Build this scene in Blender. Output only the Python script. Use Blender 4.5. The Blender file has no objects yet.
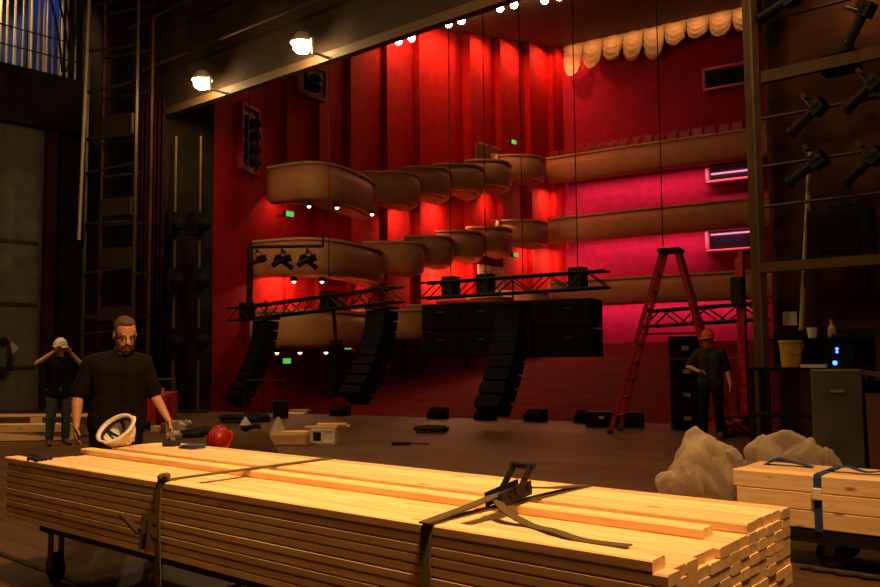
import bpy, bmesh, math, random
from mathutils import Vector, Matrix, noise
random.seed(7)
SC = bpy.context.scene
COL = SC.collection
V = Vector
R = math.radians
# ------------------------------------------------------------------ camera
FPX, H = 850.0, 1.45
PITCH = math.atan((355 - 293.5) / FPX)
ROLL = R(0.5)
Fv = V((0, math.cos(PITCH), math.sin(PITCH)))
U0 = V((0, -math.sin(PITCH), math.cos(PITCH)))
R0 = V((1, 0, 0))
Rv = R0 * math.cos(ROLL) - U0 * math.sin(ROLL)
Uv = U0 * math.cos(ROLL) + R0 * math.sin(ROLL)
EYE = V((0, 0, H))
cam = bpy.data.objects.new('camera', bpy.data.cameras.new('camera'))
COL.objects.link(cam)
cam.data.sensor_width = 36
cam.data.lens = FPX / 880 * 36
cam.data.clip_end = 200
mw = Matrix((Rv, Uv, -Fv)).transposed().to_4x4()
mw.translation = EYE
cam.matrix_world = mw
SC.camera = cam

def ray(u, v):
    return Rv * ((u - 440) / FPX) + Uv * ((293.5 - v) / FPX) + Fv
def at(u, v, Y):          # point of the place seen at u, v and Y metres away
    r = ray(u, v)
    return EYE + r * (Y / r.y)
def atz(u, v, z):         # the same on a level z
    r = ray(u, v)
    return EYE + r * ((z - H) / r.z)
def fl(u, Y, z=0.0):
    p = at(u, 300, Y)
    return V((p.x, p.y, z))

D = V((.757, -.654, 0)).normalized()     # across the stage
N = V((.654, .757, 0)).normalized()      # towards the house
DB = V((.841, -.541, 0)).normalized()    # along the balcony fronts
NB = V((.541, .841, 0)).normalized()
Z = V((0, 0, 1))
AD = math.atan2(D.y, D.x)
# ------------------------------------------------------------------ materials
MATS = {}
def mat(name, col, rough=.6, metal=0., emit=None, es=0., spec=.4, noise_amt=0., nscale=6., bump=0., bscale=40., wave=None):
    m = bpy.data.materials.new(name); m.use_nodes = True
    nt = m.node_tree; b = nt.nodes['Principled BSDF']
    b.inputs['Base Color'].default_value = (*col, 1)
    b.inputs['Roughness'].default_value = rough
    b.inputs['Metallic'].default_value = metal
    b.inputs['Specular IOR Level'].default_value = spec
    if emit:
        b.inputs['Emission Color'].default_value = (*emit, 1)
        b.inputs['Emission Strength'].default_value = es
    if noise_amt or bump:
        tc = nt.nodes.new('ShaderNodeTexCoord')
    if noise_amt:
        n = nt.nodes.new('ShaderNodeTexNoise'); n.inputs['Scale'].default_value = nscale; n.inputs['Detail'].default_value = 6
        nt.links.new(tc.outputs['Object'], n.inputs['Vector'])
        r = nt.nodes.new('ShaderNodeValToRGB')
        lo = tuple(c * (1 - noise_amt) for c in col); hi = tuple(min(1, c * (1 + noise_amt)) for c in col)
        r.color_ramp.elements[0].position = .3; r.color_ramp.elements[1].position = .7
        r.color_ramp.elements[0].color = (*lo, 1); r.color_ramp.elements[1].color = (*hi, 1)
        nt.links.new(n.outputs['Fac'], r.inputs['Fac']); nt.links.new(r.outputs['Color'], b.inputs['Base Color'])
    if bump:
        n2 = nt.nodes.new('ShaderNodeTexNoise'); n2.inputs['Scale'].default_value = bscale; n2.inputs['Detail'].default_value = 4
        nt.links.new(tc.outputs['Object'], n2.inputs['Vector'])
        bp = nt.nodes.new('ShaderNodeBump'); bp.inputs['Strength'].default_value = bump; bp.inputs['Distance'].default_value = .02
        nt.links.new(n2.outputs['Fac'], bp.inputs['Height']); nt.links.new(bp.outputs['Normal'], b.inputs['Normal'])
    MATS[name] = m
    return m

def wood_mat(name, c1, c2, knot=True, stretch=14.):
    m = mat(name, c1, .62, spec=.25)
    nt = m.node_tree; b = nt.nodes['Principled BSDF']; L = nt.links
    tc = nt.nodes.new('ShaderNodeTexCoord'); oi = nt.nodes.new('ShaderNodeObjectInfo')
    mp = nt.nodes.new('ShaderNodeMapping'); mp.inputs['Scale'].default_value = (1.2, stretch, stretch)
    L.new(tc.outputs['Object'], mp.inputs['Vector'])
    ad = nt.nodes.new('ShaderNodeVectorMath'); ad.operation = 'ADD'
    ml = nt.nodes.new('ShaderNodeMath'); ml.operation = 'MULTIPLY'; ml.inputs[1].default_value = 37.
    L.new(oi.outputs['Random'], ml.inputs[0]); L.new(mp.outputs['Vector'], ad.inputs[0]); L.new(ml.outputs[0], ad.inputs[1])
    n = nt.nodes.new('ShaderNodeTexNoise'); n.inputs['Scale'].default_value = 2.2; n.inputs['Detail'].default_value = 5; n.inputs['Distortion'].default_value = .6
    L.new(ad.outputs[0], n.inputs['Vector'])
    r = nt.nodes.new('ShaderNodeValToRGB')
    r.color_ramp.elements[0].position = .3; r.color_ramp.elements[0].color = (*c2, 1)
    r.color_ramp.elements[1].position = .62; r.color_ramp.elements[1].color = (*c1, 1)
    L.new(n.outputs['Fac'], r.inputs['Fac'])
    out = r.outputs['Color']
    hsv = nt.nodes.new('ShaderNodeHueSaturation')
    mr = nt.nodes.new('ShaderNodeMapRange'); mr.inputs['To Min'].default_value = .78; mr.inputs['To Max'].default_value = 1.12
    L.new(oi.outputs['Random'], mr.inputs['Value']); L.new(mr.outputs['Result'], hsv.inputs['Value']); L.new(out, hsv.inputs['Color'])
    out = hsv.outputs['Color']
    if knot:
        mp2 = nt.nodes.new('ShaderNodeMapping'); mp2.inputs['Scale'].default_value = (2.6, 7., 7.)
        L.new(tc.outputs['Object'], mp2.inputs['Vector'])
        ad2 = nt.nodes.new('ShaderNodeVectorMath'); ad2.operation = 'ADD'
        L.new(mp2.outputs['Vector'], ad2.inputs[0]); L.new(ml.outputs[0], ad2.inputs[1])
        vo = nt.nodes.new('ShaderNodeTexVoronoi'); vo.inputs['Scale'].default_value = 1.
        L.new(ad2.outputs[0], vo.inputs['Vector'])
        r2 = nt.nodes.new('ShaderNodeValToRGB')
        r2.color_ramp.elements[0].position = .05; r2.color_ramp.elements[0].color = (1, 1, 1, 1)
        r2.color_ramp.elements[1].position = .13; r2.color_ramp.elements[1].color = (0, 0, 0, 1)
        L.new(vo.outputs['Distance'], r2.inputs['Fac'])
        mx = nt.nodes.new('ShaderNodeMixRGB'); mx.inputs['Color2'].default_value = (.16, .06, .02, 1)
        mf = nt.nodes.new('ShaderNodeMath'); mf.operation = 'MULTIPLY'; mf.inputs[1].default_value = .75
        L.new(r2.outputs['Color'], mf.inputs[0]); L.new(mf.outputs[0], mx.inputs['Fac'])
        L.new(out, mx.inputs['Color1']); out = mx.outputs['Color']
    L.new(out, b.inputs['Base Color'])
    return m

def brick_mat(name, col, sx=1.1, mortar=.85, bump=.25, rough=.75):
    m = mat(name, col, rough, spec=.05)
    nt = m.node_tree; b = nt.nodes['Principled BSDF']; L = nt.links
    tc = nt.nodes.new('ShaderNodeTexCoord')
    sp = nt.nodes.new('ShaderNodeSeparateXYZ'); cb = nt.nodes.new('ShaderNodeCombineXYZ')
    L.new(tc.outputs['Object'], sp.inputs[0])
    a = nt.nodes.new('ShaderNodeMath'); a.operation = 'ADD'
    L.new(sp.outputs['X'], a.inputs[0]); L.new(sp.outputs['Y'], a.inputs[1])
    L.new(a.outputs[0], cb.inputs['X']); L.new(sp.outputs['Z'], cb.inputs['Y'])
    br = nt.nodes.new('ShaderNodeTexBrick'); br.inputs['Scale'].default_value = sx
    br.inputs['Mortar Size'].default_value = .02; br.inputs['Color1'].default_value = (*col, 1)
    br.inputs['Color2'].default_value = (*[c * .9 for c in col], 1); br.inputs['Mortar'].default_value = (*[c * mortar for c in col], 1)
    L.new(cb.outputs[0], br.inputs['Vector'])
    n = nt.nodes.new('ShaderNodeTexNoise'); n.inputs['Scale'].default_value = 3.; n.inputs['Detail'].default_value = 8
    L.new(tc.outputs['Object'], n.inputs['Vector'])
    mx = nt.nodes.new('ShaderNodeMixRGB'); mx.blend_type = 'MULTIPLY'; mx.inputs['Fac'].default_value = .55
    L.new(br.outputs['Color'], mx.inputs['Color1']); L.new(n.outputs['Fac'], mx.inputs['Color2'])
    L.new(mx.outputs['Color'], b.inputs['Base Color'])
    bp = nt.nodes.new('ShaderNodeBump'); bp.inputs['Strength'].default_value = bump
    L.new(n.outputs['Fac'], bp.inputs['Height']); L.new(bp.outputs['Normal'], b.inputs['Normal'])
    return m

def floor_mat():
    m = mat('stage_boards', (.1, .065, .035), .38, spec=.22)
    nt = m.node_tree; b = nt.nodes['Principled BSDF']; L = nt.links
    tc = nt.nodes.new('ShaderNodeTexCoord'); mp = nt.nodes.new('ShaderNodeMapping')
    mp.inputs['Rotation'].default_value = (0, 0, -AD)
    L.new(tc.outputs['Object'], mp.inputs['Vector'])
    br = nt.nodes.new('ShaderNodeTexBrick'); br.inputs['Scale'].default_value = 1.
    br.inputs['Brick Width'].default_value = 2.4; br.inputs['Row Height'].default_value = .3; br.inputs['Mortar Size'].default_value = .008
    br.inputs['Color1'].default_value = (.13, .074, .036, 1); br.inputs['Color2'].default_value = (.105, .06, .03, 1); br.inputs['Mortar'].default_value = (.02, .013, .008, 1)
    L.new(mp.outputs['Vector'], br.inputs['Vector'])
    n = nt.nodes.new('ShaderNodeTexNoise'); n.inputs['Scale'].default_value = 1.7; n.inputs['Detail'].default_value = 9
    L.new(mp.outputs['Vector'], n.inputs['Vector'])
    mx = nt.nodes.new('ShaderNodeMixRGB'); mx.blend_type = 'MULTIPLY'; mx.inputs['Fac'].default_value = .8
    L.new(br.outputs['Color'], mx.inputs['Color1']); L.new(n.outputs['Fac'], mx.inputs['Color2'])
    ga = nt.nodes.new('ShaderNodeMixRGB'); ga.blend_type = 'ADD'; ga.inputs['Fac'].default_value = 1; ga.inputs['Color2'].default_value = (.022, .013, .006, 1)
    L.new(mx.outputs['Color'], ga.inputs['Color1']); L.new(ga.outputs['Color'], b.inputs['Base Color'])
    mr = nt.nodes.new('ShaderNodeMapRange'); mr.inputs['To Min'].default_value = .34; mr.inputs['To Max'].default_value = .6
    L.new(n.outputs['Fac'], mr.inputs['Value']); L.new(mr.outputs['Result'], b.inputs['Roughness'])
    return m

def plastic_mat():
    m = bpy.data.materials.new('polythene'); m.use_nodes = True
    nt = m.node_tree; nt.nodes.clear(); L = nt.links
    out = nt.nodes.new('ShaderNodeOutputMaterial')
    tr = nt.nodes.new('ShaderNodeBsdfTransparent'); tr.inputs['Color'].default_value = (.92, .90, .87, 1)
    pr = nt.nodes.new('ShaderNodeBsdfPrincipled'); pr.inputs['Base Color'].default_value = (.95, .86, .74, 1)
    pr.inputs['Roughness'].default_value = .2; pr.inputs['Specular IOR Level'].default_value = .6
    tl = nt.nodes.new('ShaderNodeBsdfTranslucent'); tl.inputs['Color'].default_value = (.9, .8, .68, 1)
    a = nt.nodes.new('ShaderNodeMixShader'); a.inputs['Fac'].default_value = .5
    tc = nt.nodes.new('ShaderNodeTexCoord'); n = nt.nodes.new('ShaderNodeTexNoise'); n.inputs['Scale'].default_value = 5; n.inputs['Detail'].default_value = 4; n.inputs['Distortion'].default_value = 2.6
    L.new(tc.outputs['Object'], n.inputs['Vector'])
    bp = nt.nodes.new('ShaderNodeBump'); bp.inputs['Strength'].default_value = .35; bp.inputs['Distance'].default_value = .04
    L.new(n.outputs['Fac'], bp.inputs['Height']); L.new(bp.outputs['Normal'], pr.inputs['Normal'])
    mx = nt.nodes.new('ShaderNodeMixShader')
    lw = nt.nodes.new('ShaderNodeLayerWeight'); lw.inputs['Blend'].default_value = .4
    mr = nt.nodes.new('ShaderNodeMapRange'); mr.inputs['To Min'].default_value = .27; mr.inputs['To Max'].default_value = .82
    L.new(lw.outputs['Facing'], mr.inputs['Value']); L.new(mr.outputs['Result'], mx.inputs['Fac'])
    L.new(pr.outputs[0], a.inputs[1]); L.new(tl.outputs[0], a.inputs[2])
    L.new(tr.outputs[0], mx.inputs[1]); L.new(a.outputs[0], mx.inputs[2]); L.new(mx.outputs[0], out.inputs['Surface'])
    MATS['polythene'] = m
    return m

M = MATS
wood_mat('pine', (.90, .66, .37), (.76, .50, .25))
wood_mat('plywood', (.62, .38, .18), (.45, .25, .10), knot=False, stretch=5)
wood_mat('brown_wood', (.20, .085, .04), (.13, .05, .022), knot=False)
brick_mat('red_wall', (.42, .010, .008))
brick_mat('crimson_wall', (.43, .022, .062), mortar=.9)
floor_mat(); plastic_mat()
mat('red_plain', (.25, .008, .006), .7, noise_amt=.25, nscale=2.)
mat('red_cloth', (.12, .003, .003), .9, spec=.1, bump=.4, bscale=8.)
mat('drape_red', (.016, .003, .003), .9, spec=.1)
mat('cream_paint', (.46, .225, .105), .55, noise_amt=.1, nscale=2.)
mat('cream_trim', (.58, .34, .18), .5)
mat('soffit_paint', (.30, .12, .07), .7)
mat('ceiling_paint', (.07, .036, .018), .8, noise_amt=.2, nscale=1.)
mat('black_paint', (.007, .0055, .0045), .8, spec=.12, noise_amt=.3)
mat('black_wall', (.018, .012, .008), .85, spec=.15, noise_amt=.4, nscale=1.5)
mat('dark_brown_wall', (.05, .018, .008), .85, spec=.15, noise_amt=.6, nscale=1.3)
mat('header_paint', (.028, .018, .010), .8, spec=.2, noise_amt=.4, nscale=.9)
mat('header_trim', (.085, .05, .026), .6)
mat('grey_steel', (.13, .125, .105), .55, metal=.2, noise_amt=.25, nscale=3.)
mat('grey_wall', (.10, .10, .085), .75, noise_amt=.25, nscale=1.2)
mat('bronze_post', (.11, .068, .028), .5, metal=.3, noise_amt=.3, nscale=2.)
mat('dark_steel', (.045, .03, .018), .55, metal=.3)
mat('pale_steel', (.42, .36, .27), .45, metal=.3)
mat('black_metal', (.012, .010, .009), .55, spec=.2)
mat('black_grille', (.006, .005, .0045), .8, spec=.1, bump=.5, bscale=180.)
mat('rubber', (.012, .012, .012), .8)
mat('red_fibre', (.26, .010, .008), .45)
mat('red_steel', (.42, .014, .010), .45)
mat('strap_olive', (.11, .085, .035), .85, bump=.5, bscale=300.)
mat('strap_blue', (.02, .05, .22), .8)
mat('white_plastic', (.75, .72, .66), .35)
mat('grey_paper', (.5, .46, .38), .8)
mat('yellow_plastic', (.62, .34, .04), .5)
mat('skin', (.55, .28, .17), .5, noise_amt=.12, nscale=20.)
mat('hair_brown', (.13, .055, .022), .8, bump=.8, bscale=120.)
mat('hair_black', (.018, .012, .01), .8)
mat('black_shirt', (.009, .0065, .0045), .9, spec=.15, bump=.3, bscale=30.)
mat('black_trousers', (.007, .006, .005), .9, spec=.15, bump=.3, bscale=30.)
mat('denim', (.05, .085, .12), .9, spec=.15, bump=.3, bscale=60.)
mat('grey_shirt', (.035, .028, .02), .9, spec=.15)
mat('brown_jacket', (.055, .035, .022), .9, spec=.15)
mat('boot_leather', (.10, .045, .025), .6)
mat('red_shell', (.34, .010, .007), .4)
mat('orange_shell', (.62, .11, .02), .35)
mat('eye_white', (.13, .10, .08), .6)
mat('beard_brown', (.055, .022, .009), .85, spec=.1, bump=.8, bscale=120.)
mat('blue_cloth', (.04, .07, .16), .9)
mat('swag_cloth', (.62, .40, .22), .75, bump=.3, bscale=14.)
mat('pink_trim', (.6, .13, .15), .5)
mat('rope_cream', (.62, .50, .33), .9)
mat('seat_red', (.26, .012, .010), .45)
mat('glass_dark', (.01, .01, .012), .12, spec=.5)
mat('bulb_warm', (1, .8, .5), emit=(1., .66, .30), es=60.)
mat('bulb_soft', (1, .8, .5), emit=(1., .60, .25), es=5.)
mat('led_pink', (1, .4, .6), emit=(1., .10, .25), es=1.3)
mat('led_blue', (.1, .2, 1), emit=(.05, .12, 1.), es=6.)
mat('sign_green', (.1, .6, .1), emit=(.12, .75, .10), es=.7)
mat('blue_wall', (.05, .11, .30), .8, noise_amt=.3)

# ------------------------------------------------------------------ mesh helpers
class MB:
    def __init__(s): s.bm = bmesh.new()
    def poly(s, pts):
        try: s.bm.faces.new([s.bm.verts.new(p) for p in pts])
        except ValueError: pass
    def hexa(s, p):       # 8 points: bottom ring 0-3, top ring 4-7
        v = [s.bm.verts.new(q) for q in p]
        for f in ((3, 2, 1, 0), (4, 5, 6, 7), (0, 1, 5, 4), (1, 2, 6, 5), (2, 3, 7, 6), (3, 0, 4, 7)):
            s.bm.faces.new([v[i] for i in f])
    def obox(s, c, ax, ay, az):   # half vectors
        c, ax, ay, az = V(c), V(ax), V(ay), V(az)
        s.hexa([c - ax - ay - az, c + ax - ay - az, c + ax + ay - az, c - ax + ay - az,
                c - ax - ay + az, c + ax - ay + az, c + ax + ay + az, c - ax + ay + az])
        return s
    def box(s, c, size, rz=0., ry=0., rx=0.):
        m = Matrix.Rotation(rz, 3, 'Z') @ Matrix.Rotation(ry, 3, 'Y') @ Matrix.Rotation(rx, 3, 'X')
        return s.obox(c, m @ V((size[0] / 2, 0, 0)), m @ V((0, size[1] / 2, 0)), m @ V((0, 0, size[2] / 2)))
    def bar(s, p0, p1, w, h, up=Z):
        p0, p1 = V(p0), V(p1); d = p1 - p0
        x = d.cross(up)
        if x.length < 1e-6: x = d.cross(V((1, 0, 0)))
        x.normalize(); y = x.cross(d).normalized()
        return s.obox((p0 + p1) / 2, d / 2, x * w / 2, y * h / 2)
    def path(s, pts, r, seg=8, caps=True):
        pts = [V(p) for p in pts]; rings = []
        rr = r if isinstance(r, (list, tuple)) else [r] * len(pts)
        d0 = (pts[1] - pts[0]).normalized()
        x = d0.cross(Z)
        if x.length < 1e-4: x = d0.cross(V((1, 0, 0)))
        x.normalize()
        for i, p in enumerate(pts):
            a = pts[max(0, i - 1)]; b = pts[min(len(pts) - 1, i + 1)]
            d = (b - a).normalized()
            x = (x - d * x.dot(d))
            if x.length < 1e-5: x = d.orthogonal()
            x.normalize(); y = d.cross(x)
            rings.append([s.bm.verts.new(p + x * rr[i] * math.cos(t) + y * rr[i] * math.sin(t)) for t in [2 * math.pi * k / seg for k in range(seg)]])
        for a, b in zip(rings, rings[1:]):
            for k in range(seg):
                s.bm.faces.new((a[k], a[(k + 1) % seg], b[(k + 1) % seg], b[k]))
        if caps:
            s.bm.faces.new(rings[0][::-1]); s.bm.faces.new(rings[-1])
        return s
    def tube(s, p0, p1, r, seg=8): return s.path([p0, p1], r, seg)
    def lathe(s, prof, seg=20, mtx=None):   # prof: (r, z)
        mtx = mtx or Matrix.Identity(4); rings = []
        for r, z in prof:
            rings.append([s.bm.verts.new(mtx @ V((max(r, 1e-4) * math.cos(t), max(r, 1e-4) * math.sin(t), z))) for t in [2 * math.pi * k / seg for k in range(seg)]])
        for a, b in zip(rings, rings[1:]):
            for k in range(seg):
                s.bm.faces.new((a[k], a[(k + 1) % seg], b[(k + 1) % seg], b[k]))
        s.bm.faces.new(rings[0][::-1]); s.bm.faces.new(rings[-1])
        return s
    def prism(s, pts2, z0, z1):
        n = len(pts2)
        z0f = z0 if callable(z0) else (lambda p: z0); z1f = z1 if callable(z1) else (lambda p: z1)
        a = [s.bm.verts.new((p[0], p[1], z0f(p))) for p in pts2]; b = [s.bm.verts.new((p[0], p[1], z1f(p))) for p in pts2]
        s.bm.faces.new(a[::-1]); s.bm.faces.new(b)
        for i in range(n): s.bm.faces.new((a[i], a[(i + 1) % n], b[(i + 1) % n], b[i]))
        return s
    def sphere(s, c, r, seg=14, sc=(1, 1, 1), rot=None):
        m = Matrix.Translation(V(c)) @ (rot.to_4x4() if rot is not None else Matrix.Identity(4)) @ Matrix.Diagonal((*sc, 1))
        bmesh.ops.create_uvsphere(s.bm, u_segments=seg, v_segments=max(6, seg * 2 // 3), radius=r, matrix=m)
        return s
    def cap(s, p0, p1, r0, r1, seg=14):
        p0, p1 = V(p0), V(p1); d = p1 - p0
        s.sphere(p0, r0, seg); s.sphere(p1, r1, seg)
        if d.length > 1e-5:
            q = V((0, 0, 1)).rotation_difference(d.normalized()).to_matrix().to_4x4()
            bmesh.ops.create_cone(s.bm, cap_ends=True, segments=seg, radius1=r0, radius2=r1, depth=d.length, matrix=Matrix.Translation((p0 + p1) / 2) @ q)
        return s
    def ribbon(s, pts, side, w, t=.004):
        side = V(side).normalized(); pts = [V(p) for p in pts]
        rings = []
        for i, p in enumerate(pts):
            a = pts[max(0, i - 1)]; b = pts[min(len(pts) - 1, i + 1)]
            nrm = side.cross((b - a).normalized()).normalized()
            rings.append([s.bm.verts.new(p + side * w / 2 * e + nrm * t / 2 * f) for e, f in ((-1, -1), (1, -1), (1, 1), (-1, 1))])
        for a, b in zip(rings, rings[1:]):
            for k in range(4): s.bm.faces.new((a[k], a[(k + 1) % 4], b[(k + 1) % 4], b[k]))
        s.bm.faces.new(rings[0][::-1]); s.bm.faces.new(rings[-1])
        return s
    def build(s, name, m, parent=None, org=(0, 0, 0), smooth=False, bevel=0., loc=None, fix=True):
        if fix: bmesh.ops.recalc_face_normals(s.bm, faces=s.bm.faces[:])
        me = bpy.data.meshes.new(name)
        org = V(org)
        if org.length > 0: bmesh.ops.translate(s.bm, verts=s.bm.verts[:], vec=-org)
        s.bm.to_mesh(me); s.bm.free()
        me.materials.append(M[m] if isinstance(m, str) else m)
        o = bpy.data.objects.new(name, me); COL.objects.link(o)
        if parent is not None: o.parent = parent
        elif loc is not None: o.location = loc
        else: o.location = org
        if smooth:
            for p in me.polygons: p.use_smooth = True
        if bevel:
            b = o.modifiers.new('b', 'BEVEL'); b.width = bevel; b.segments = 2; b.limit_method = 'ANGLE'
        return o

def tag(o, label=None, cat=None, group=None, kind=None):
    if label: o['label'] = label
    if cat: o['category'] = cat
    if group: o['group'] = group
    if kind: o['kind'] = kind
    return o
def thing(name, loc, label, cat, group=None, rz=0.):
    o = bpy.data.objects.new(name, None); COL.objects.link(o)
    o.location = loc; o.rotation_euler = (0, 0, rz); o.empty_display_size = .1
    return tag(o, label, cat, group)
def struct(o): o['kind'] = 'structure'; return o
def dup(root, loc, label, rz=None, eul=None):
    r = root.copy(); COL.objects.link(r); r.location = loc; r['label'] = label
    if rz is not None: r.rotation_euler = (0, 0, rz)
    if eul is not None: r.rotation_euler = eul
    for ch in root.children:
        c = ch.copy(); COL.objects.link(c); c.parent = r
        for g in ch.children:
            k = g.copy(); COL.objects.link(k); k.parent = c
    return r
ORD = 'first second third fourth fifth sixth seventh eighth ninth tenth eleventh twelfth thirteenth fourteenth fifteenth sixteenth seventeenth eighteenth nineteenth twentieth'.split()
def light(kind, loc, energy, col, size=.2, to=None, size_y=None, spot=None, blend=.5, name='lamp_light'):
    l = bpy.data.lights.new(name, kind); l.energy = energy; l.color = col
    if kind == 'AREA':
        l.size = size
        if size_y: l.shape = 'RECTANGLE'; l.size_y = size_y
        else: l.shape = 'DISK'
    else: l.shadow_soft_size = size
    if kind == 'SPOT': l.spot_size = spot or R(60); l.spot_blend = blend
    o = bpy.data.objects.new(name, l); COL.objects.link(o); o.location = loc
    if to is not None:
        o.rotation_euler = (V(to) - V(loc)).to_track_quat('-Z', 'Y').to_euler()
    return o

# ================================================================== SETTING
L0 = V((-7.5, 22.8, 0)); PR = V((4.75, 12.7, 0))
def edge_y(x):
    return 19.9 - .49 * x
# stage floor
fb = MB(); fb.prism([(-18, -4), (12, -4), (12, 14.2), (3.4, 18.2), (0, 19.9), (-6.2, 22.9), (-6.8, 24.5), (-18, 30)], -.9, 0)
struct(fb.build('floor', 'stage_boards'))
# dark track let into the boards, lower left
t = MB(); p0 = atz(-60, 532, 0); p1 = atz(120, 598, 0)
t.bar(p0 + Z * .004, p1 + Z * .004 + (p1 - p0) * .3, .05, .008)
struct(t.build('trim_1', 'black_metal'))
# house floor, raked
def hz(p): return -.95 + .125 * (V((p[0], p[1], 0)) - V((0, 19.9, 0))).dot(N)
hf = MB(); hf.prism([(-7, 23.2), (-6.2, 22.9), (0, 19.9), (3.4, 18.2), (12, 14.2), (24, 30), (22, 34), (6.6, 43), (-6.2, 28)], lambda p: hz(p) - .2, hz)
struct(hf.build('floor_house', 'red_plain'))
# side wall of the house: sawtooth panels
A = V((-5.65, 27, 0)); B = V((6.42, 42, 0)); AB = (B - A); WN = V((-AB.y, AB.x, 0)).normalized()
if WN.dot(V((0, 1, 0))) < 0: WN = -WN
def s_of_u(u):
    k = (u - 440) / FPX
    return (k * A.y - A.x) / (AB.x - k * AB.y)
us = [262, 285, 318, 350, 387, 420, 472, 503, 533, 556, 571]
pts = []
for a, b in zip(us, us[1:]):
    pa, pb = A + AB * s_of_u(a), A + AB * s_of_u(b)
    w = min(.38, .12 * (pb - pa).length)
    pts += [pa - WN * .04, pb + WN * w]
pts2 = [(p.x, p.y) for p in pts]
pts2 += [(p.x, p.y) for p in (B + WN * 1.6 + V((.2, 0, 0)), A + WN * 1.4)]
w = MB(); w.prism(pts2, -1.2, 18.5); struct(w.build('wall_left', 'red_wall'))
# red wall beside the proscenium
Q = V((-6.49, 24.2, 0))
w = MB(); dq = (A - Q).normalized(); nq = V((-dq.y, dq.x, 0))
if nq.x > 0: nq = -nq
w.prism([(p.x, p.y) for p in (Q, A - WN * .04, A + nq * .8, Q + nq * .8)], -1.2, 17)
struct(w.build('wall_front', 'red_wall'))
# rear wall on the right
C = B + DB * 15
w = MB(); w.prism([(p.x, p.y) for p in (B - DB * .7, C, C + NB * .5, B - DB * .7 + NB * .5)], -1.2, 18.5); struct(w.build('wall_back', 'crimson_wall'))
# ceiling of the house
def cz(p): return 14.97 + .2 * ((V((p[0], p[1], 0)) - V((0, 19.9, 0))).dot(N) - 11.3)
c = MB(); c.prism([(-8.2, 23.6), (4.75, 13.2), (14, 8), (24, 30), (22, 36), (6.6, 43.5), (-7.5, 28)], lambda p: cz(p), lambda p: cz(p) + .4)
struct(c.build('ceiling', 'ceiling_paint'))
# dropped soffit above the swags
s = MB(); q0 = B + DB * .1
s.prism([(p.x, p.y) for p in (q0 - NB * 2.6, q0 + DB * 13 - NB * 2.6, q0 + DB * 13, q0)], 16.75, 18.6)
struct(s.build('ceiling_soffit', 'ceiling_paint'))
# proscenium header with lit bottom board
def hzt(p): return 8.0 + .004 * (p[0] + 7.5)
hd = MB(); e0 = L0 - D * .3; e1 = PR + D * 4
nn = V((-(e1 - e0).y, (e1 - e0).x, 0)).normalized(); dd = (e1 - e0).normalized()
hd.prism([(p.x, p.y) for p in (e0, e1, e1 + nn * .14, e0 + nn * .14)], lambda p: hzt(p) + .2, 16)
struct(hd.build('wall_proscenium', 'header_paint'))
tb = MB(); tb.prism([(p.x, p.y) for p in (e0 - nn * .07, e1 - nn * .07, e1 + nn * .14, e0 + nn * .14)], hzt, lambda p: hzt(p) + .2)
struct(tb.build('trim_2', 'header_trim'))
# black return of the proscenium at the left
w = MB(); b0 = L0; b1 = Q
w.prism([(p.x, p.y) for p in (b0, b1, b1 + V((-.5, .3, 0)), b0 + V((-.5, .5, 0)))], 0, 9.2); struct(w.build('trim_3', 'black_wall'))
# stage side walls at the left
CN = V((-10.98, 25.66, 0))
w = MB(); w.prism([(p.x, p.y) for p in (CN, L0 - D * .05, L0 + V((-.1, .6, 0)), CN + V((0, .6, 0)))], 0, 16); struct(w.build('wall_stage_front', 'black_wall'))
G0 = V((-12.42, 24, 0))
w = MB(); CG = CN - N * .95
w.prism([(p.x, p.y) for p in (CG, CN - N * 14, CN - N * 14 - D * .4, CG - D * .4)], 0, 8.2); struct(w.build('wall_stage_left', 'grey_wall'))
w = MB(); w.prism([(p.x, p.y) for p in (CN, CG, CG - D * .4, CN - D * .4)], 0, 8.2); struct(w.build('wall_stage_corner', 'black_wall'))
w = MB(); w.prism([(p.x, p.y) for p in (CN - D * 1.5, CN - N * 14 - D * 1.5, CN - N * 14 - D * 1.8, CN - D * 1.8)], 8.2, 16); struct(w.build('wall_gallery', 'blue_wall'))
g = MB(); g.prism([(p.x, p.y) for p in (CN + D * .35, CN - N * 14 + D * .35, CN - N * 14 - D * 1.8, CN - D * 1.8)], 8.2, 9.85); struct(g.build('trim_4', 'black_wall'))
cb = MB(); c0 = CG + D * .12; cb.box(c0 + Z * 4.1 - N * .0, (.3, .3, 8.2), AD); struct(cb.build('trim_5', 'dark_brown_wall'))
# proscenium post and wall at the right
po = MB(); po.box(PR + V((.03, 0, 4.1)), (.16, .16, 8.2), AD); struct(po.build('trim_6', 'bronze_post'))
w = MB(); r0 = PR + N * .35 + D * .1
w.prism([(p.x, p.y) for p in (r0, r0 + D * 6, r0 + D * 6 + N * .4, r0 + N * .4)], 0, 16); struct(w.build('wall_right', 'dark_brown_wall'))
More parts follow.
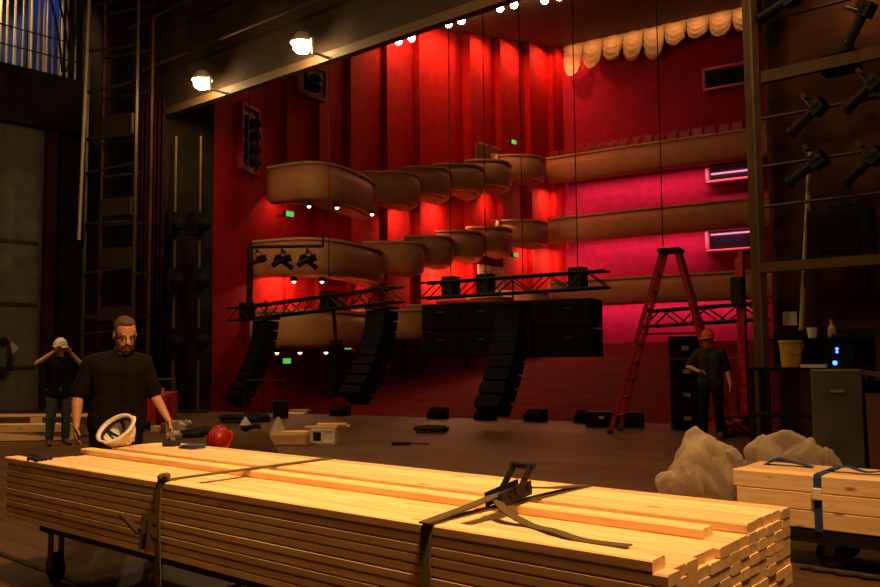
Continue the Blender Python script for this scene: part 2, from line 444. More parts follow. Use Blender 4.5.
# ================================================================== TIERS
def wall_at_u(u): return A + AB * s_of_u(u)
def sweep(curve, prof):   # curve: 2D pts, prof: (inward, z) closed loop, swept along
    mb = MB(); n = len(curve); rings = []
    for i, p in enumerate(curve):
        a = curve[max(0, i - 1)]; b = curve[min(n - 1, i + 1)]
        d = (b - a).normalized(); inn = V((-d.y, d.x, 0))
        rings.append([mb.bm.verts.new(p + inn * o + Z * z) for o, z in prof])
    k = len(prof)
    for a, b in zip(rings, rings[1:]):
        for j in range(k): mb.bm.faces.new((a[j], a[(j + 1) % k], b[(j + 1) % k], b[j]))
    mb.bm.faces.new(rings[0][::-1]); mb.bm.faces.new(rings[-1])
    return mb
def smooth_curve(ps, n=5):
    out = []
    for i in range(len(ps) - 1):
        p0 = ps[max(0, i - 1)]; p1 = ps[i]; p2 = ps[i + 1]; p3 = ps[min(len(ps) - 1, i + 2)]
        for k in range(n):
            t = k / n
            out.append(.5 * ((2 * p1) + (p2 - p0) * t + (2 * p0 - 5 * p1 + 4 * p2 - p3) * t * t + (3 * p1 - p0 - 3 * p2 + p3) * t ** 3))
    out.append(ps[-1]); return out
def gallery_box(name, curve, back, zt, label, cat, group, h=1.1, rise=.5):
    cen = curve[len(curve) // 2].copy(); cen.z = zt - h
    root = thing(name, cen, label, cat, group)
    prof = [(0, zt), (-.05, zt - .35), (-.04, zt - .7), (.03, zt - .9 * h), (.16, zt - h), (.34, zt - h + .12), (.2, zt - .5), (.16, zt)]
    sweep(curve, prof).build('front_panel', 'cream_paint', root, cen, smooth=True)
    sweep(curve, [(-.06, zt), (-.06, zt + .07), (.2, zt + .07), (.2, zt)]).build('rail_cap', 'cream_trim', root, cen)
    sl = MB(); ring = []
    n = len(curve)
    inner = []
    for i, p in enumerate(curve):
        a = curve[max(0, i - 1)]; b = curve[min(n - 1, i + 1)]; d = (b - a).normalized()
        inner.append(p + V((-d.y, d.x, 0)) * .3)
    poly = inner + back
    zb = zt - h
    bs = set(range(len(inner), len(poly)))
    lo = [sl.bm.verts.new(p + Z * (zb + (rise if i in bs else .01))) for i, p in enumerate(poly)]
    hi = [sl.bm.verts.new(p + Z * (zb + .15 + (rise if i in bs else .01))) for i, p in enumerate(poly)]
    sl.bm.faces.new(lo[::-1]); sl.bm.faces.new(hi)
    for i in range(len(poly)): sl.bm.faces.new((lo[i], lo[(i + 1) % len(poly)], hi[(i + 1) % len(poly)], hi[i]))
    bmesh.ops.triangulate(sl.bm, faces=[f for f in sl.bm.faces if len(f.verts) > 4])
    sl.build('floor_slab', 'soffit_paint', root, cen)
    return root

TIERS = {
 'upper': dict(us=[267, 352, 398, 430, 463, 492], un=[376, 420, 451, 484, 512, 546], tops=[(345, 171), (403, 173), (438, 168), (471, 165), (500, 161), (532, 156)]),
 'middle': dict(us=[250, 358, 400, 432, 463, 492], un=[383, 424, 452, 483, 512, 548], tops=[(350, 244), (407, 243), (440, 237), (470, 232), (500, 228), (535, 221)]),
 'lower': dict(us=[241, 345, 400, 432, 463, 492], un=[374, 430, 455, 484, 512, 548], tops=[(345, 313), (407, 311), (440, 306), (470, 302), (500, 298), (535, 292)]),
}
YN = [29, 30.5, 32, 33.5, 35, 37.6]
BOXINFO = {}
for tn, T in TIERS.items():
    for k in range(6):
        a, b, yn = T['us'][k], T['un'][k], YN[k]
        cu = []
        if k == 0:
            fr = [(0, yn - 2.6), (.35, yn - 3.3), (.62, yn - 2.9), (.84, yn - 1.6), (.95, yn - .5), (1., yn + .6)]
        else:
            fr = [(.1, yn - 1.15), (.4, yn - 1.3), (.78, yn - 1.15), (.95, yn - .7), (1., yn + .2)]
        if k: cu.append(PREV_END + WN * .02)
        for f, y in fr: cu.append(fl(a + (b - a) * f, y))
        wN = wall_at_u(b - 20); wS = wall_at_u(max(a, 264)) if k == 0 else PREV_W
        cu.append(cu[-1].lerp(wN, .6)); PREV_END = cu[-1] + AB.normalized() * .05; PREV_W = wN + AB.normalized() * .02
        tu, tv = T['tops'][k]
        yy = (yn - 2.2) if k == 0 else (yn - 1.2)
        zt = at(tu, tv, yy).z
        curve = smooth_curve(cu, 4)
        gallery_box('theatre_box', curve, [wN, wS], zt,
                    'tan curved box front on the %s tier, %s from the stage' % (tn, ORD[k]), 'balcony', 'boxes on the %s tier' % tn, h=1.1 if k == 0 else 1.0)
        BOXINFO[tn, k] = (zt, a, b)
ZB = {'upper': 10.35, 'middle': 7.55, 'lower': 4.65}
K0 = fl(549, 38.4)
for tn, zt in ZB.items():
    ps = [K0, K0 + DB * 1.5, K0 + DB * 4 - NB * .05, K0 + DB * 7, K0 + DB * 9.5 + NB * .05, K0 + DB * 12]
    curve = smooth_curve(ps, 3)
    bk = [C - DB * 2.5, B + DB * .05]
    gallery_box('balcony', curve, bk, zt, 'long tan balcony front on the %s tier, facing the stage' % tn, 'balcony', None, rise=.75)
    # warm and pink strip lamps under the balcony, near the wall
    zz = zt - 1.1 + .45
    if tn != 'none':
        pc = B + DB * 4.6 - NB * .75
        pc.z = zz
        st = MB(); st.bar(pc - DB * 4.2, pc + DB * 4.2, .04, .03)
        o = st.build('strip_lamp', 'red_plain', None, pc)
        tag(o, 'pink strip lamp along the wall under the %s balcony' % tn, 'lamp', 'pink strip lamps')
        light('AREA', pc - Z * .06, 150, (1, .26, .40), 8.4, pc - Z * 1 + NB * .32, .1)

# cloth laid over the stalls seats
cl = MB(); gx, gy = 64, 90; grid = []
P0 = V((0, 19.9, 0))
for j in range(gy + 1):
    dn = .7 + 17.2 * j / gy; row = []
    for i in range(gx + 1):
        da = -7.5 + 26 * i / gx
        p = P0 + N * dn + D * da
        q = (p - A); depth = q.dot(WN)        # behind the side wall?
        if depth > -.3: p = p - WN * (depth + .3)
        q2 = (p - B).dot(NB)
        if q2 > -.3: p = p - NB * (q2 + .3)
        rel = (p - P0).dot(N)
        z = hz(p) + .62 + .03 * abs(math.sin(rel * math.pi / 1.05)) + .04 * noise.noise(p * .9)
        row.append(cl.bm.verts.new((p.x, p.y, z)))
    grid.append(row)
for j in range(gy):
    for i in range(gx):
        cl.bm.faces.new((grid[j][i], grid[j][i + 1], grid[j + 1][i + 1], grid[j + 1][i]))
bmesh.ops.remove_doubles(cl.bm, verts=cl.bm.verts[:], dist=.001)
o = cl.build('dust_cover', 'red_cloth', smooth=True)
so = o.modifiers.new('s', 'SOLIDIFY'); so.thickness = .02
tag(o, 'dark red cloth spread over the stalls seating below the balconies', 'cloth')

# seats of the top balcony
seat_proto = None; idx = 0
for r_ in range(2):
    for k in range(17):
        ps_ = B + DB * (.55 + .56 * k + .28 * r_) - NB * (2.7 - 1.1 * r_)
        ps_.z = 9.70 + .40 * r_
        u0 = 0
        lab = 'red tip-up seat on the top balcony, %s row, %s from the left' % (('front', 'back')[r_], ORD[k])
        if seat_proto is None:
            seat_proto = thing('theatre_chair', ps_, lab, 'seat', 'red seats on the top balcony', AD)
            m_ = MB(); m_.box((0, .05, .95), (.48, .09, .62)); m_.build('backrest', 'seat_red', seat_proto, bevel=.04)
            m_ = MB(); m_.box((0, -.18, .5), (.46, .4, .12)); m_.build('seat', 'seat_red', seat_proto, bevel=.03)
            m_ = MB(); m_.box((-.25, -.1, .4), (.04, .36, .6)); m_.box((.25, -.1, .4), (.04, .36, .6)); m_.build('side_frame', 'black_metal', seat_proto)
        else: dup(seat_proto, ps_, lab)

# control-room windows on the rear wall
def wall_r(u, v, off=0.):
    r = ray(u, v); b0 = B - NB * off
    tt = (b0 - EYE).dot(NB) / r.dot(NB)
    return EYE + r * tt
wins = [((703, 92), (752, 60), 'window_1'), ((706, 184), (756, 154), 'window_2'), ((706, 253), (757, 224), 'window_3')]
for (a, b, nm) in wins:
    p = wall_r(*a, .3); q = wall_r(*b, .3)
    z0, z1 = p.z, q.z
    wd = (q - p).dot(DB); c0 = p.copy(); c0.z = 0
    root = thing(nm, c0 + Z * z0, None, None); root['kind'] = 'structure'
    fr = MB(); tck = .13
    for s0, s1, za, zb in ((0, wd, z0, z0 + tck), (0, wd, z1 - tck, z1), (0, tck, z0 + tck, z1 - tck), (wd - tck, wd, z0 + tck, z1 - tck)):
        fr.obox(c0 + DB * (s0 + s1) / 2 + Z * (za + zb) / 2 + NB * .1, DB * (s1 - s0) / 2, NB * .2, Z * (zb - za) / 2)
    fr.build('window_frame', 'pink_trim', root, root.location, bevel=.05)
    gl = MB(); gl.obox(c0 + DB * wd / 2 + Z * (z0 + z1) / 2 + NB * .2, DB * (wd / 2 - tck), NB * .03, Z * ((z1 - z0) / 2 - tck)); gl.build('pane', 'glass_dark', root, root.location)

# swag drapery
for k in range(9):
    ua = 575 + k * 20.2
    t0 = ((ua - 440) / FPX)
    pw = B + DB * (.25 + k * 1.02) - NB * .55
    zt = 16.75
    sw = MB(); n, mrow = 14, 12; rows = []
    drop = (1.7, 1.5, 1.3, 1.5, 1.65, 1.2, 1.1, 1.25, 1.2)[k]
    for j in range(mrow + 1):
        tj = j / mrow; row = []
        for i in range(n + 1):
            x = i / n; e = (4 * x * (1 - x)) ** .5
            zz = zt - .02 - tj * (.22 + drop * (.5 + .5 * e) - .22)
            bul = .08 + .26 * tj * (.3 + .7 * e) + .10 * math.sin(tj * 26 + (1 - e) * 9.0 + k) * (.35 + .65 * tj)
            p = pw + DB * (x * 1.06 - .03 + (.5 - x) * .12 * tj) - NB * bul
            row.append(sw.bm.verts.new((p.x, p.y, zz)))
        rows.append(row)
    for j in range(mrow):
        for i in range(n): sw.bm.faces.new((rows[j][i], rows[j][i + 1], rows[j + 1][i + 1], rows[j + 1][i]))
    o = sw.build('swag_curtain', 'swag_cloth', None, pw + Z * zt, smooth=True)
    m_ = o.modifiers.new('s', 'SOLIDIFY'); m_.thickness = .02
    tag(o, 'cream scalloped swag under the dark soffit, %s from the left' % ORD[k], 'curtain', 'cream swags high on the rear wall')

# niches with lamps in the red walls
def niche(u0, u1, v0, v1, pw, dirv, label, n):
    z0 = v1; z1 = v0
    nv = V((-dirv.y, dirv.x, 0))
    if nv.y > 0: nv = -nv
    if nv.dot(EYE - pw) < 0: nv = -nv
    wd = u1
    root = thing('lamp_niche', pw + Z * z0, label, 'niche')
    fr = MB()
    for s0, s1, za, zb in ((0, wd, z0, z0 + .08), (0, wd, z1 - .08, z1), (0, .08, z0, z1), (wd - .08, wd, z0, z1)):
        fr.obox(pw + dirv * (s0 + s1) / 2 + Z * (za + zb) / 2 + nv * .08, dirv * (s1 - s0) / 2, nv * .1, Z * (zb - za) / 2)
    fr.build('frame', 'red_plain', root, root.location)
    bk = MB(); bk.obox(pw + dirv * wd / 2 + Z * (z0 + z1) / 2 + nv * .02, dirv * (wd / 2 - .06), nv * .02, Z * ((z1 - z0) / 2 - .06)); bk.build('back_panel', 'cream_paint', root, root.location)
    for k in range(n):
        zc = z0 + .3 + (z1 - z0 - .5) * (k + .3) / n
        sp = MB(); sp.obox(pw + dirv * wd * .5 + Z * zc + nv * .12, dirv * wd * .22, nv * .1, Z * .15); sp.cap(pw + dirv * wd * .5 + Z * zc + nv * .2, pw + dirv * (wd * .5 + .1) + Z * (zc - .05) + nv * .34, .11, .13, 10)
        sp.build('lamp_head', 'black_metal', root, root.location)
pn = Q + (A - Q) * .44
niche(0, 1.1, at(240, 106, 25.9).z, at(262, 178, 26.6).z, pn, dq, 'tall lamp niche cut in the red wall beside the proscenium', 4)
pn = A + AB * s_of_u(293) - WN * .02
niche(0, 1.35, at(300, 67, 28.6).z, at(300, 99, 28.6).z, pn, AB.normalized(), 'small square lamp niche high above the first upper box', 2)

# green lit signs
for (u, v, Yy, lab) in ((514, 142, 0, 'small green lit sign high on the red wall above the upper boxes'), (290, 214, 0, 'small green lit sign under the first upper box'),
                        (516, 255, 0, 'small green lit sign under the middle tier by the doors'), (287, 361, 0, 'small green lit sign on the wall behind the left speaker array'), (348, 347, 0, 'small green lit sign under the lower boxes beside the tall speaker array')):
    r = ray(u, v); base = A - WN * .55
    tt = (base - EYE).dot(WN) / r.dot(WN); p = EYE + r * tt
    root = thing('green_sign', p, lab, 'sign', 'green signs in the house')
    m_ = MB(); m_.obox(p, AB.normalized() * .13, WN * .04, Z * .08); m_.build('lit_face', 'sign_green', root, p)
    m_ = MB(); m_.obox(p + WN * .12, AB.normalized() * .15, WN * .06, Z * .10); m_.build('housing', 'black_metal', root, p)
    m_ = MB(); m_.tube(p + WN * .15, p + WN * .6, .02); m_.build('bracket', 'black_metal', root, p)

# small warm lamps under the box fronts
bl = [(337, 207, 26.5, 'upper', 0), (372, 209, 27.8, 'upper', 0), (309, 200, 26.2, 'upper', 0), (294, 269, 26.2, 'middle', 0), (322, 275, 26.3, 'middle', 0), (277, 341, 26.3, 'lower', 0), (300, 343, 26.2, 'lower', 0), (326, 345, 26.4, 'lower', 0)]
cnt = {}
for (u, v, y, tn, k) in bl:
    p = at(u, v, y); p.z = BOXINFO[tn, k][0] - 1.1 - .03
    cnt[tn] = cnt.get(tn, 0) + 1
    root = thing('box_lamp', p, 'small warm lamp under the first %s box, %s from the stage' % (tn, ORD[cnt[tn] - 1]), 'lamp', 'small lamps under the boxes')
    m_ = MB(); m_.lathe([(.07, .05), (.12, -.02), (.12, -.08), (.09, -.10)], 14); m_.build('housing', 'black_metal', root)
    m_ = MB(); m_.sphere((0, 0, -.10), .065, 12); m_.build('bulb', 'bulb_soft', root, smooth=True)

# wall-washing lamps under the boxes (real lights near the wall)
WL = (1, .42, .22)
def wash(u, z, e, off=.55, size=.25, spread=None):
    p = wall_at_u(u) - WN * off; p.z = z
    l = light('AREA', p, e * 1.2, WL, size, p - Z * 1 + WN * .22)
    return l
for (u, e) in ((272, 45), (322, 110), (358, 75), (395, 60), (412, 55), (436, 70), (456, 70), (487, 60), (516, 65), (550, 80)):
    k = min(range(6), key=lambda j: abs((TIERS['upper']['us'][j] + TIERS['upper']['un'][j]) / 2 - u))
    wash(u, BOXINFO['upper', k][0] - 1.1 + .3, e)
for (u, e) in ((262, 70), (279, 70), (300, 110), (335, 110), (365, 110), (388, 70), (436, 90), (462, 90), (528, 60), (552, 90)):
    k = min(range(6), key=lambda j: abs((TIERS['middle']['us'][j] + TIERS['middle']['un'][j]) / 2 - u))
    wash(max(u, 264), BOXINFO['middle', k][0] - 1.1 + .3, e)
for (u, e) in ((264, 70), (281, 70), (300, 110), (318, 90), (355, 80), (385, 60), (423, 50)):
    k = min(range(6), key=lambda j: abs((TIERS['lower']['us'][j] + TIERS['lower']['un'][j]) / 2 - u))
    wash(u, BOXINFO['lower', k][0] - 1.1 + .3, e)
# top of wall
for (u, e) in ((432, 420), (450, 420), (484, 560), (516, 560), (548, 700), (566, 260), (408, 160)):
    p = wall_at_u(u) - WN * .6; p.z = cz(p) - .35
    light('AREA', p, e * .2, (1, .26, .12), .4, p - Z * 1 + WN * .25)
# warm lamps above the swags
for k in range(9):
    p = B + DB * (.75 + k * 1.02) - NB * 1.25; p.z = 16.62
    light('AREA', p, 4.5, (1, .46, .16), .15, p + NB * .5 - Z * .9)

# doors in the house side wall
def house_door(u0, u1, vt, vb, nm, m):
    pa, pb = wall_at_u(u0), wall_at_u(u1)
    z1 = at((u0 + u1) / 2, vt, pa.y).z; z0 = at((u0 + u1) / 2, vb, pa.y).z
    root = thing(nm, pa - WN * .15 + Z * z0, None, None); root['kind'] = 'structure'
    dv = (pb - pa)
    for j in range(2):
        m_ = MB(); cc = pa + dv * (.27 + .46 * j) - WN * .14
        m_.obox(cc + Z * (z0 + z1) / 2, dv * .215, WN * .03, Z * (z1 - z0) / 2); m_.build('door_leaf', m, root, root.location)
        m_ = MB(); m_.bar(cc - WN * .08 - dv * .15 + Z * (z0 + .95), cc - WN * .08 + dv * .15 + Z * (z0 + .95), .05, .05); m_.build('door_handle', 'pale_steel', root, root.location)
house_door(474, 503, 264, 292, 'door_1', 'plywood')
house_door(402, 424, 341, 372, 'door_2', 'brown_wood')
house_door(473, 502, 143, 164, 'door_3', 'brown_wood')

# ceiling pairs of lamps
i = 0
for (u, v) in ((405, 39), (455, 22), (507, 6), (552, -2)):
    r = ray(u, v); nrm = V((-.2 * N.x, -.2 * N.y, 1)); pt = P0.copy(); pt.z = 14.97 - .2 * 11.3
    tt = (pt - EYE).dot(nrm) / r.dot(nrm); p = EYE + r * tt - Z * .15
    p = EYE + r * ((p - EYE).length / r.length) * .975
    if u == 405: p = at(u, v, 31.2)
    root = thing('ceiling_lamp', p, 'twin bright downlight on the house ceiling, %s from the left' % ORD[i], 'lamp', 'twin lamps on the house ceiling'); i += 1
    m_ = MB(); m_.bar(p - DB * .55 + Z * .3, p + DB * .55 + Z * .3, .25, .25); m_.tube(p + Z * .3, V((p.x, p.y, cz(p))), .04); m_.build('housing', 'dark_steel', root, p)
    for sgn in (-1, 1):
        m_ = MB(); m_.sphere(p + DB * .3 * sgn - Z * .02, .14, 14); m_.build('bulb', 'bulb_warm', root, p, smooth=True)
    light('POINT', p - Z * .35, 12, (1, .6, .3), .15)

# work lamps on the proscenium header
hl = []
for k, (u, v) in enumerate(((202, 82), (302, 45))):
    r = ray(u, v); tt = ((e0 - nn * .55) - EYE).dot(nn) / r.dot(nn); p = EYE + r * tt
    root = thing('work_lamp', p, ('bright work lamp at the far left of the proscenium header', 'bright work lamp nearer the middle of the proscenium header')[k], 'lamp', 'work lamps on the header')
    m_ = MB(); m_.sphere(p - Z * .05, .18, 18, sc=(1.15, 1.15, .8)); m_.build('bulb', 'bulb_warm', root, p, smooth=True)
    m_ = MB(); m_.lathe([(.02, .30), (.14, .26), (.22, .13), (.27, .04), (.25, .04), (.12, .22), (.02, .26)], 20, Matrix.Translation(p)); m_.build('lamp_shade', 'pale_steel', root, p, smooth=True)
    m_ = MB(); b_ = p + dd * .35; m_.path([p + Z * .2, b_ + Z * .05, b_ - Z * .25, b_ + nn * .5 - Z * .25], .035); m_.build('arm', 'pale_steel', root, p)
    light('POINT', p - nn * .1 - Z * .25, 150, (1, .62, .28), .15)

# ================================================================== FLOWN EQUIPMENT
def truss(p0, p1, label, wd=.34, hang=None):
    p0, p1 = V(p0), V(p1); d = (p1 - p0).normalized(); sd = d.cross(Z).normalized(); up = sd.cross(d)
    root = thing('lighting_truss', p0, label, 'truss', 'black trusses over the stage edge')
    for a in (-1, 1):
        for b in (-1, 1):
            m_ = MB(); o_ = sd * a * wd / 2 + up * b * wd / 2; m_.tube(p0 + o_, p1 + o_, .028); m_.build('chord', 'black_metal', root, p0)
    m_ = MB(); n = max(4, int((p1 - p0).length / .42))
    for k in range(n):
        a = p0.lerp(p1, k / n); b = p0.lerp(p1, (k + 1) / n); s = 1 if k % 2 else -1
        for q in (-1, 1):
            m_.tube(a + sd * q * wd / 2 + up * s * wd / 2, b + sd * q * wd / 2 - up * s * wd / 2, .016, 6)
            m_.tube(a + up * q * wd / 2 + sd * s * wd / 2, b + up * q * wd / 2 - sd * s * wd / 2, .016, 6)
    m_.build('lacing', 'black_metal', root, p0)
    for t_ in hang or ():
        m_ = MB(); q = p0.lerp(p1, t_); m_.box(q + Z * .05, (.3, .3, .46), AD); m_.build('hoist_body', 'black_metal', root, p0)
        m_ = MB(); m_.tube(q + Z * .2, V((q.x, q.y, cz(q) - .0)), .012, 6); m_.build('hoist_chain', 'black_metal', root, p0)
    return root
truss(at(233, 315, 23.2), at(399, 294, 19.4), 'black box truss hung between the two left speaker arrays', hang=(.1, .62))
truss(at(424, 291, 19.2), at(608, 279, 17.3), 'long black truss above the row of flown black cabinets', hang=(.16, .36, .85))
truss(at(648, 319, 17.2), at(765, 311, 15.2), 'black truss behind the red stepladder', .3)

def array(top, n, hbox, w, dp, shift, label, mat_='black_grille', curve=1.8, side=1):
    top = V(top)
    root = thing('speaker_array', top, label, 'speaker', 'black speaker arrays')
    pts = [top + Z * 0]
    H_ = n * hbox
    ang_prev = V((0, 0, 0)); p = top.copy()
    for k in range(n):
        f0 = (k / n) ** curve; f1 = ((k + 1) / n) ** curve
        a = top - Z * (hbox * k) - N * shift * f0; b = top - Z * (hbox * (k + 1)) - N * shift * f1
        mid = (a + b) / 2; dwn = (b - a).normalized(); fw = dwn.cross(D).normalized()
        if fw.dot(N) < 0: fw = -fw
        m_ = MB(); m_.obox(mid, D * w / 2, fw * dp / 2, dwn * hbox * .475); m_.build('cabinet', mat_, root, top, bevel=.012)
        m_ = MB(); m_.obox(mid - fw * (dp / 2 + .01), D * w * .16, fw * .015, dwn * hbox * .2)
    m_ = MB(); m_.obox(top + Z * .06, D * w * .45, N * dp * .6, Z * .03); m_.tube(top + Z * .05, top + Z * .55, .02, 6); m_.build('rigging_frame', 'black_metal', root, top)
    return root
array(at(266, 321, 22.1), 9, .232, .50, .46, .95, 'black curved speaker array at the left end of the truss')
array(at(382, 311, 19.6), 9, .222, .62, .46, .92, 'tall black curved speaker array at the right end of the left truss')
array(at(336, 344, 20.9), 5, .255, .26, .17, .12, 'slim black speaker column hung on a pole between two arrays')
m_ = MB(); q0_ = at(336, 344, 20.9); m_.tube(q0_ + Z * .02, at(333, 303, 20.95), .045)
tag(m_.build('hanging_pole', 'black_metal', None, q0_), 'black pole hung from the left truss above the slim speaker', 'pole')
array(at(513, 306, 17.4), 8, .266, .62, .44, .8, 'black speaker array hanging in front of the flown cabinets')
# flown cabinets, four wide and two high
e_ = at(430, 305, 18.8); f_ = at(597, 303, 17.0); dv = (f_ - e_); dv.z = 0; nd = V((-dv.y, dv.x, 0)).normalized()
for r_ in range(2):
    for k in range(4):
        cc = e_ + dv * ((k + .5) / 4) - Z * (.295 + .59 * r_)
        root = thing('bass_cabinet', cc - Z * .28, 'black flown bass cabinet, %s row, %s from the left' % (('upper', 'lower')[r_], ORD[k]), 'speaker', 'flown bass cabinets')
        m_ = MB(); m_.obox(cc, dv * .1235, nd * .38, Z * .286); m_.build('body', 'black_paint', root, cc - Z * .28, bevel=.015)
        m_ = MB(); m_.obox(cc - nd * .385, dv * .112, nd * .012, Z * .25); m_.build('rear_panel', 'black_grille', root, cc - Z * .28)
        m_ = MB(); m_.bar(cc - nd * .41 - dv * .02 + Z * .1, cc - nd * .41 + dv * .02 + Z * .1, .02, .03); m_.build('handle', 'dark_steel', root, cc - Z * .28)

# spotlights: prototype, lens looking along -Y local
def make_spot(loc, label, eul, group):
    root = thing('spotlight', loc, label, 'spotlight', group)
    root.rotation_euler = eul
    m_ = MB(); m_.lathe([(.075, -.62), (.085, -.62), (.085, -.56), (.07, -.55), (.07, -.2), (.085, -.18), (.085, -.02)], 14, Matrix.Rotation(R(-90), 4, 'X')); m_.build('barrel', 'black_metal', root, smooth=False)
    m_ = MB(); m_.box((0, -.10, 0), (.2, .2, .2)); m_.lathe([(.10, 0), (.12, .06), (.10, .18), (.05, .22)], 12, Matrix.Rotation(R(90), 4, 'X') @ Matrix.Translation((0, 0, -.0)))
    m_.build('housing', 'black_metal', root)
    m_ = MB(); m_.path([(-.13, -.15, 0), (-.13, -.15, .22), (.13, -.15, .22), (.13, -.15, 0)], .012, 6); m_.box((0, -.15, .27), (.06, .06, .1)); m_.build('yoke', 'dark_steel', root)
    return root
# ------------------------------------------------------------------ right lighting frame
TF = PR + D * .16 - N * .25
def onT(u, v):
    r = ray(u, v); tt = (TF - EYE).dot(N) / r.dot(N); return EYE + r * tt
tw = thing('lighting_gantry', TF, 'dark steel lighting frame with cross pipes beside the right proscenium post', 'frame')
def tb_(name, a, b, w, h, m='dark_steel'):
    q = MB(); q.bar(a, b, w, h); q.build(name, m, tw, TF)
for off in (0.02, 2.6):
    tb_('post', TF + D * off, TF + D * off + Z * 7.6, .09, .09, 'bronze_post')
for v in (22, 119, 167, 207):
    a = onT(762, v); q = MB(); q.tube(V((a.x, a.y, a.z)), V((a.x, a.y, a.z)) + D * 2.6, .025); q.build('cross_pipe', 'dark_steel', tw, TF)
a = onT(762, 78); tb_('beam', a, a + D * 2.6, .1, .17, 'bronze_post')
a = onT(762, 268); tb_('beam', a, a + D * 2.6, .14, .14, 'bronze_post')
q = MB(); a = onT(797, 330); b = onT(806, 150); q.tube(a + N * .18, b + N * .18, .035); q.build('boom_pole', 'pale_steel', tw, TF)
spots = [(812, 116, -35), (812, 168, -28), (862, 22, -58), (868, 92, -35), (868, 165, -35), (785, 6, -15)]
names = ['spotlight on the third pipe of the right lighting frame, beside the pale boom', 'lowest spotlight by the pale boom of the right lighting frame', 'spotlight steeply tilted at the top right of the lighting frame', 'spotlight just below the thick beam at the right edge', 'spotlight on the fourth pipe at the right edge', 'spotlight beside the post at the top of the lighting frame']
proto = None
for (u, v, tl), lb in zip(spots, names):
    p = onT(u, v) - N * .1; eul = (R(0), 0, 0)
    # barrel points left in the picture and downward
    rot = Matrix.Rotation(AD - R(90) - R(12), 4, 'Z') @ Matrix.Rotation(R(-tl), 4, 'X')
    eul = rot.to_euler()
    p = p + (rot.to_3x3() @ V((0, .25, 0)))
    if proto is None: proto = make_spot(p, 'black ' + lb, eul, 'spotlights on the right frame')
    else: dup(proto, p, 'black ' + lb, eul=eul)
# black lamp housings in the frame
for (u, v, sx, sz, lb) in ((838, 52, .5, .3, 'black moving-head lamp sitting on the thick beam of the lighting frame'), (838, 228, .85, .75, 'big black box standing on the shelf beam of the lighting frame')):
    p = onT(u, v) + N * .15
    zb = (onT(838, 78).z + .1) if v < 100 else (onT(838, 268).z + .085)
    p.z = zb
    root = thing('lamp_case', p, lb, 'lamp')
    m_ = MB(); m_.box(p + Z * sz / 2, (sx, .3, sz), AD); m_.build('body', 'black_paint', root, p, bevel=.03)
    m_ = MB(); m_.box(p + Z * (sz + .03), (sx * .4, .04, .05), AD); m_.build('handle', 'black_metal', root, p)
    m_ = MB(); m_.box(p + Z * sz * .5 - N * .16, (sx * .6, .02, sz * .6), AD); m_.build('front_panel', 'glass_dark', root, p)

# lighting bar in front of first middle box
b0_ = at(250, 247, 24.8); b1_ = at(323, 246, 24.2)
m_ = MB(); m_.tube(b0_, b1_, .05); m_.tube(b0_, b0_ - Z * 2.05, .09); m_.tube(b1_, b1_ + Z * .3, .03)
tag(m_.build('lamp_bar', 'black_metal', None, b0_), 'black lamp bar before the first middle box with a dropped post', 'bar')
pr2 = None
for k in range(5):
    p = b0_.lerp(b1_, .2 + .17 * k) - Z * .32
    lb = 'black spotlight hanging from the bar before the first middle box, %s from the left' % ORD[k]
    eul = (R(25), 0, AD + R(180) if k % 2 else AD)
    if pr2 is None: pr2 = make_spot(p, lb, eul, 'spotlights on the box bar')
    else: dup(pr2, p, lb, eul=eul)

# rigging cables hanging in the house
for (u, v0, v1, Yy, lb) in ((451, 24, 283, 18.9, 'thin dark cable hanging above the left end of the long truss'), (663, 20, 247, 18.2, 'thin dark cable hanging before the right balconies'), (523, 30, 280, 18.1, 'thin dark cable hanging above the middle of the long truss')):
    a = at(u, v1, Yy); m_ = MB(); m_.tube(a, V((a.x, a.y, cz(a))), .012, 6)
    tag(m_.build('hanging_cable', 'black_metal', None, a), lb, 'cable')

# pipe battens in front of the header
for k, (zz, oo) in enumerate(((9.25, .5), (10.3, .9))):
    a = e0 - nn * oo + Z * zz; root = thing('pipe_batten', a, ('lower dark pipe batten hung before the proscenium header', 'upper dark pipe batten hung before the proscenium header')[k], 'pipe')
    m_ = MB(); m_.tube(a, a + dd * 17, .045); m_.build('pipe', 'dark_steel', root, a)
    for j in range(5):
        m_ = MB(); q = a + dd * (2 + 3.2 * j); m_.tube(q, q + Z * 4.5, .008, 5); m_.build('wire', 'dark_steel', root, a)

# ================================================================== LEFT WING
# fly gallery ropes and rails
for k in range(22):
    q = CN - N * (.05 + k * .15) - D * (.35 + .25 * (k % 3))
    m_ = MB(); q.z = 9.85; m_.tube(q, q + Z * 4.6 + V((.03 * (k % 4 - 1.5), 0, 0)), .028 + .012 * (k % 2), 8)
    tag(m_.build('rigging_rope', 'rope_cream', None, q), 'pale vertical rope behind the fly gallery rail, upper left', 'rope', 'ropes behind the fly gallery rail')
rail = thing('gallery_rail', CN + D * .3 + Z * 9.85, 'dark pipe rail along the fly gallery edge, upper left', 'railing')
for zz in (.55, 1.1):
    m_ = MB(); a = CN + D * .3 + Z * (9.85 + zz); m_.tube(a + N * .3, a - N * 8, .022); m_.build('rail_pipe', 'black_metal', rail, rail.location)
for k in range(4):
    m_ = MB(); a = CN + D * .3 + Z * 9.85 - N * (1.9 * k - .1); m_.tube(a, a + Z * 1.12, .022); m_.build('rail_post', 'black_metal', rail, rail.location)
for k, (u0, u1) in enumerate(((44, 62), (52, 70), (78, 66), (60, 72))):
    a = at(u0, -30, 22.6); b = at(u1, 72, 22.6); mid = a.lerp(b, .55) + V((.12, 0, -.2))
    m_ = MB(); m_.path(smooth_curve([a, mid, b], 5), .03, 6)
    tag(m_.build('hanging_cable', 'rubber', None, b), 'black cable drooping beside the fly gallery, %s of four' % ORD[k], 'cable', 'cables beside the fly gallery')
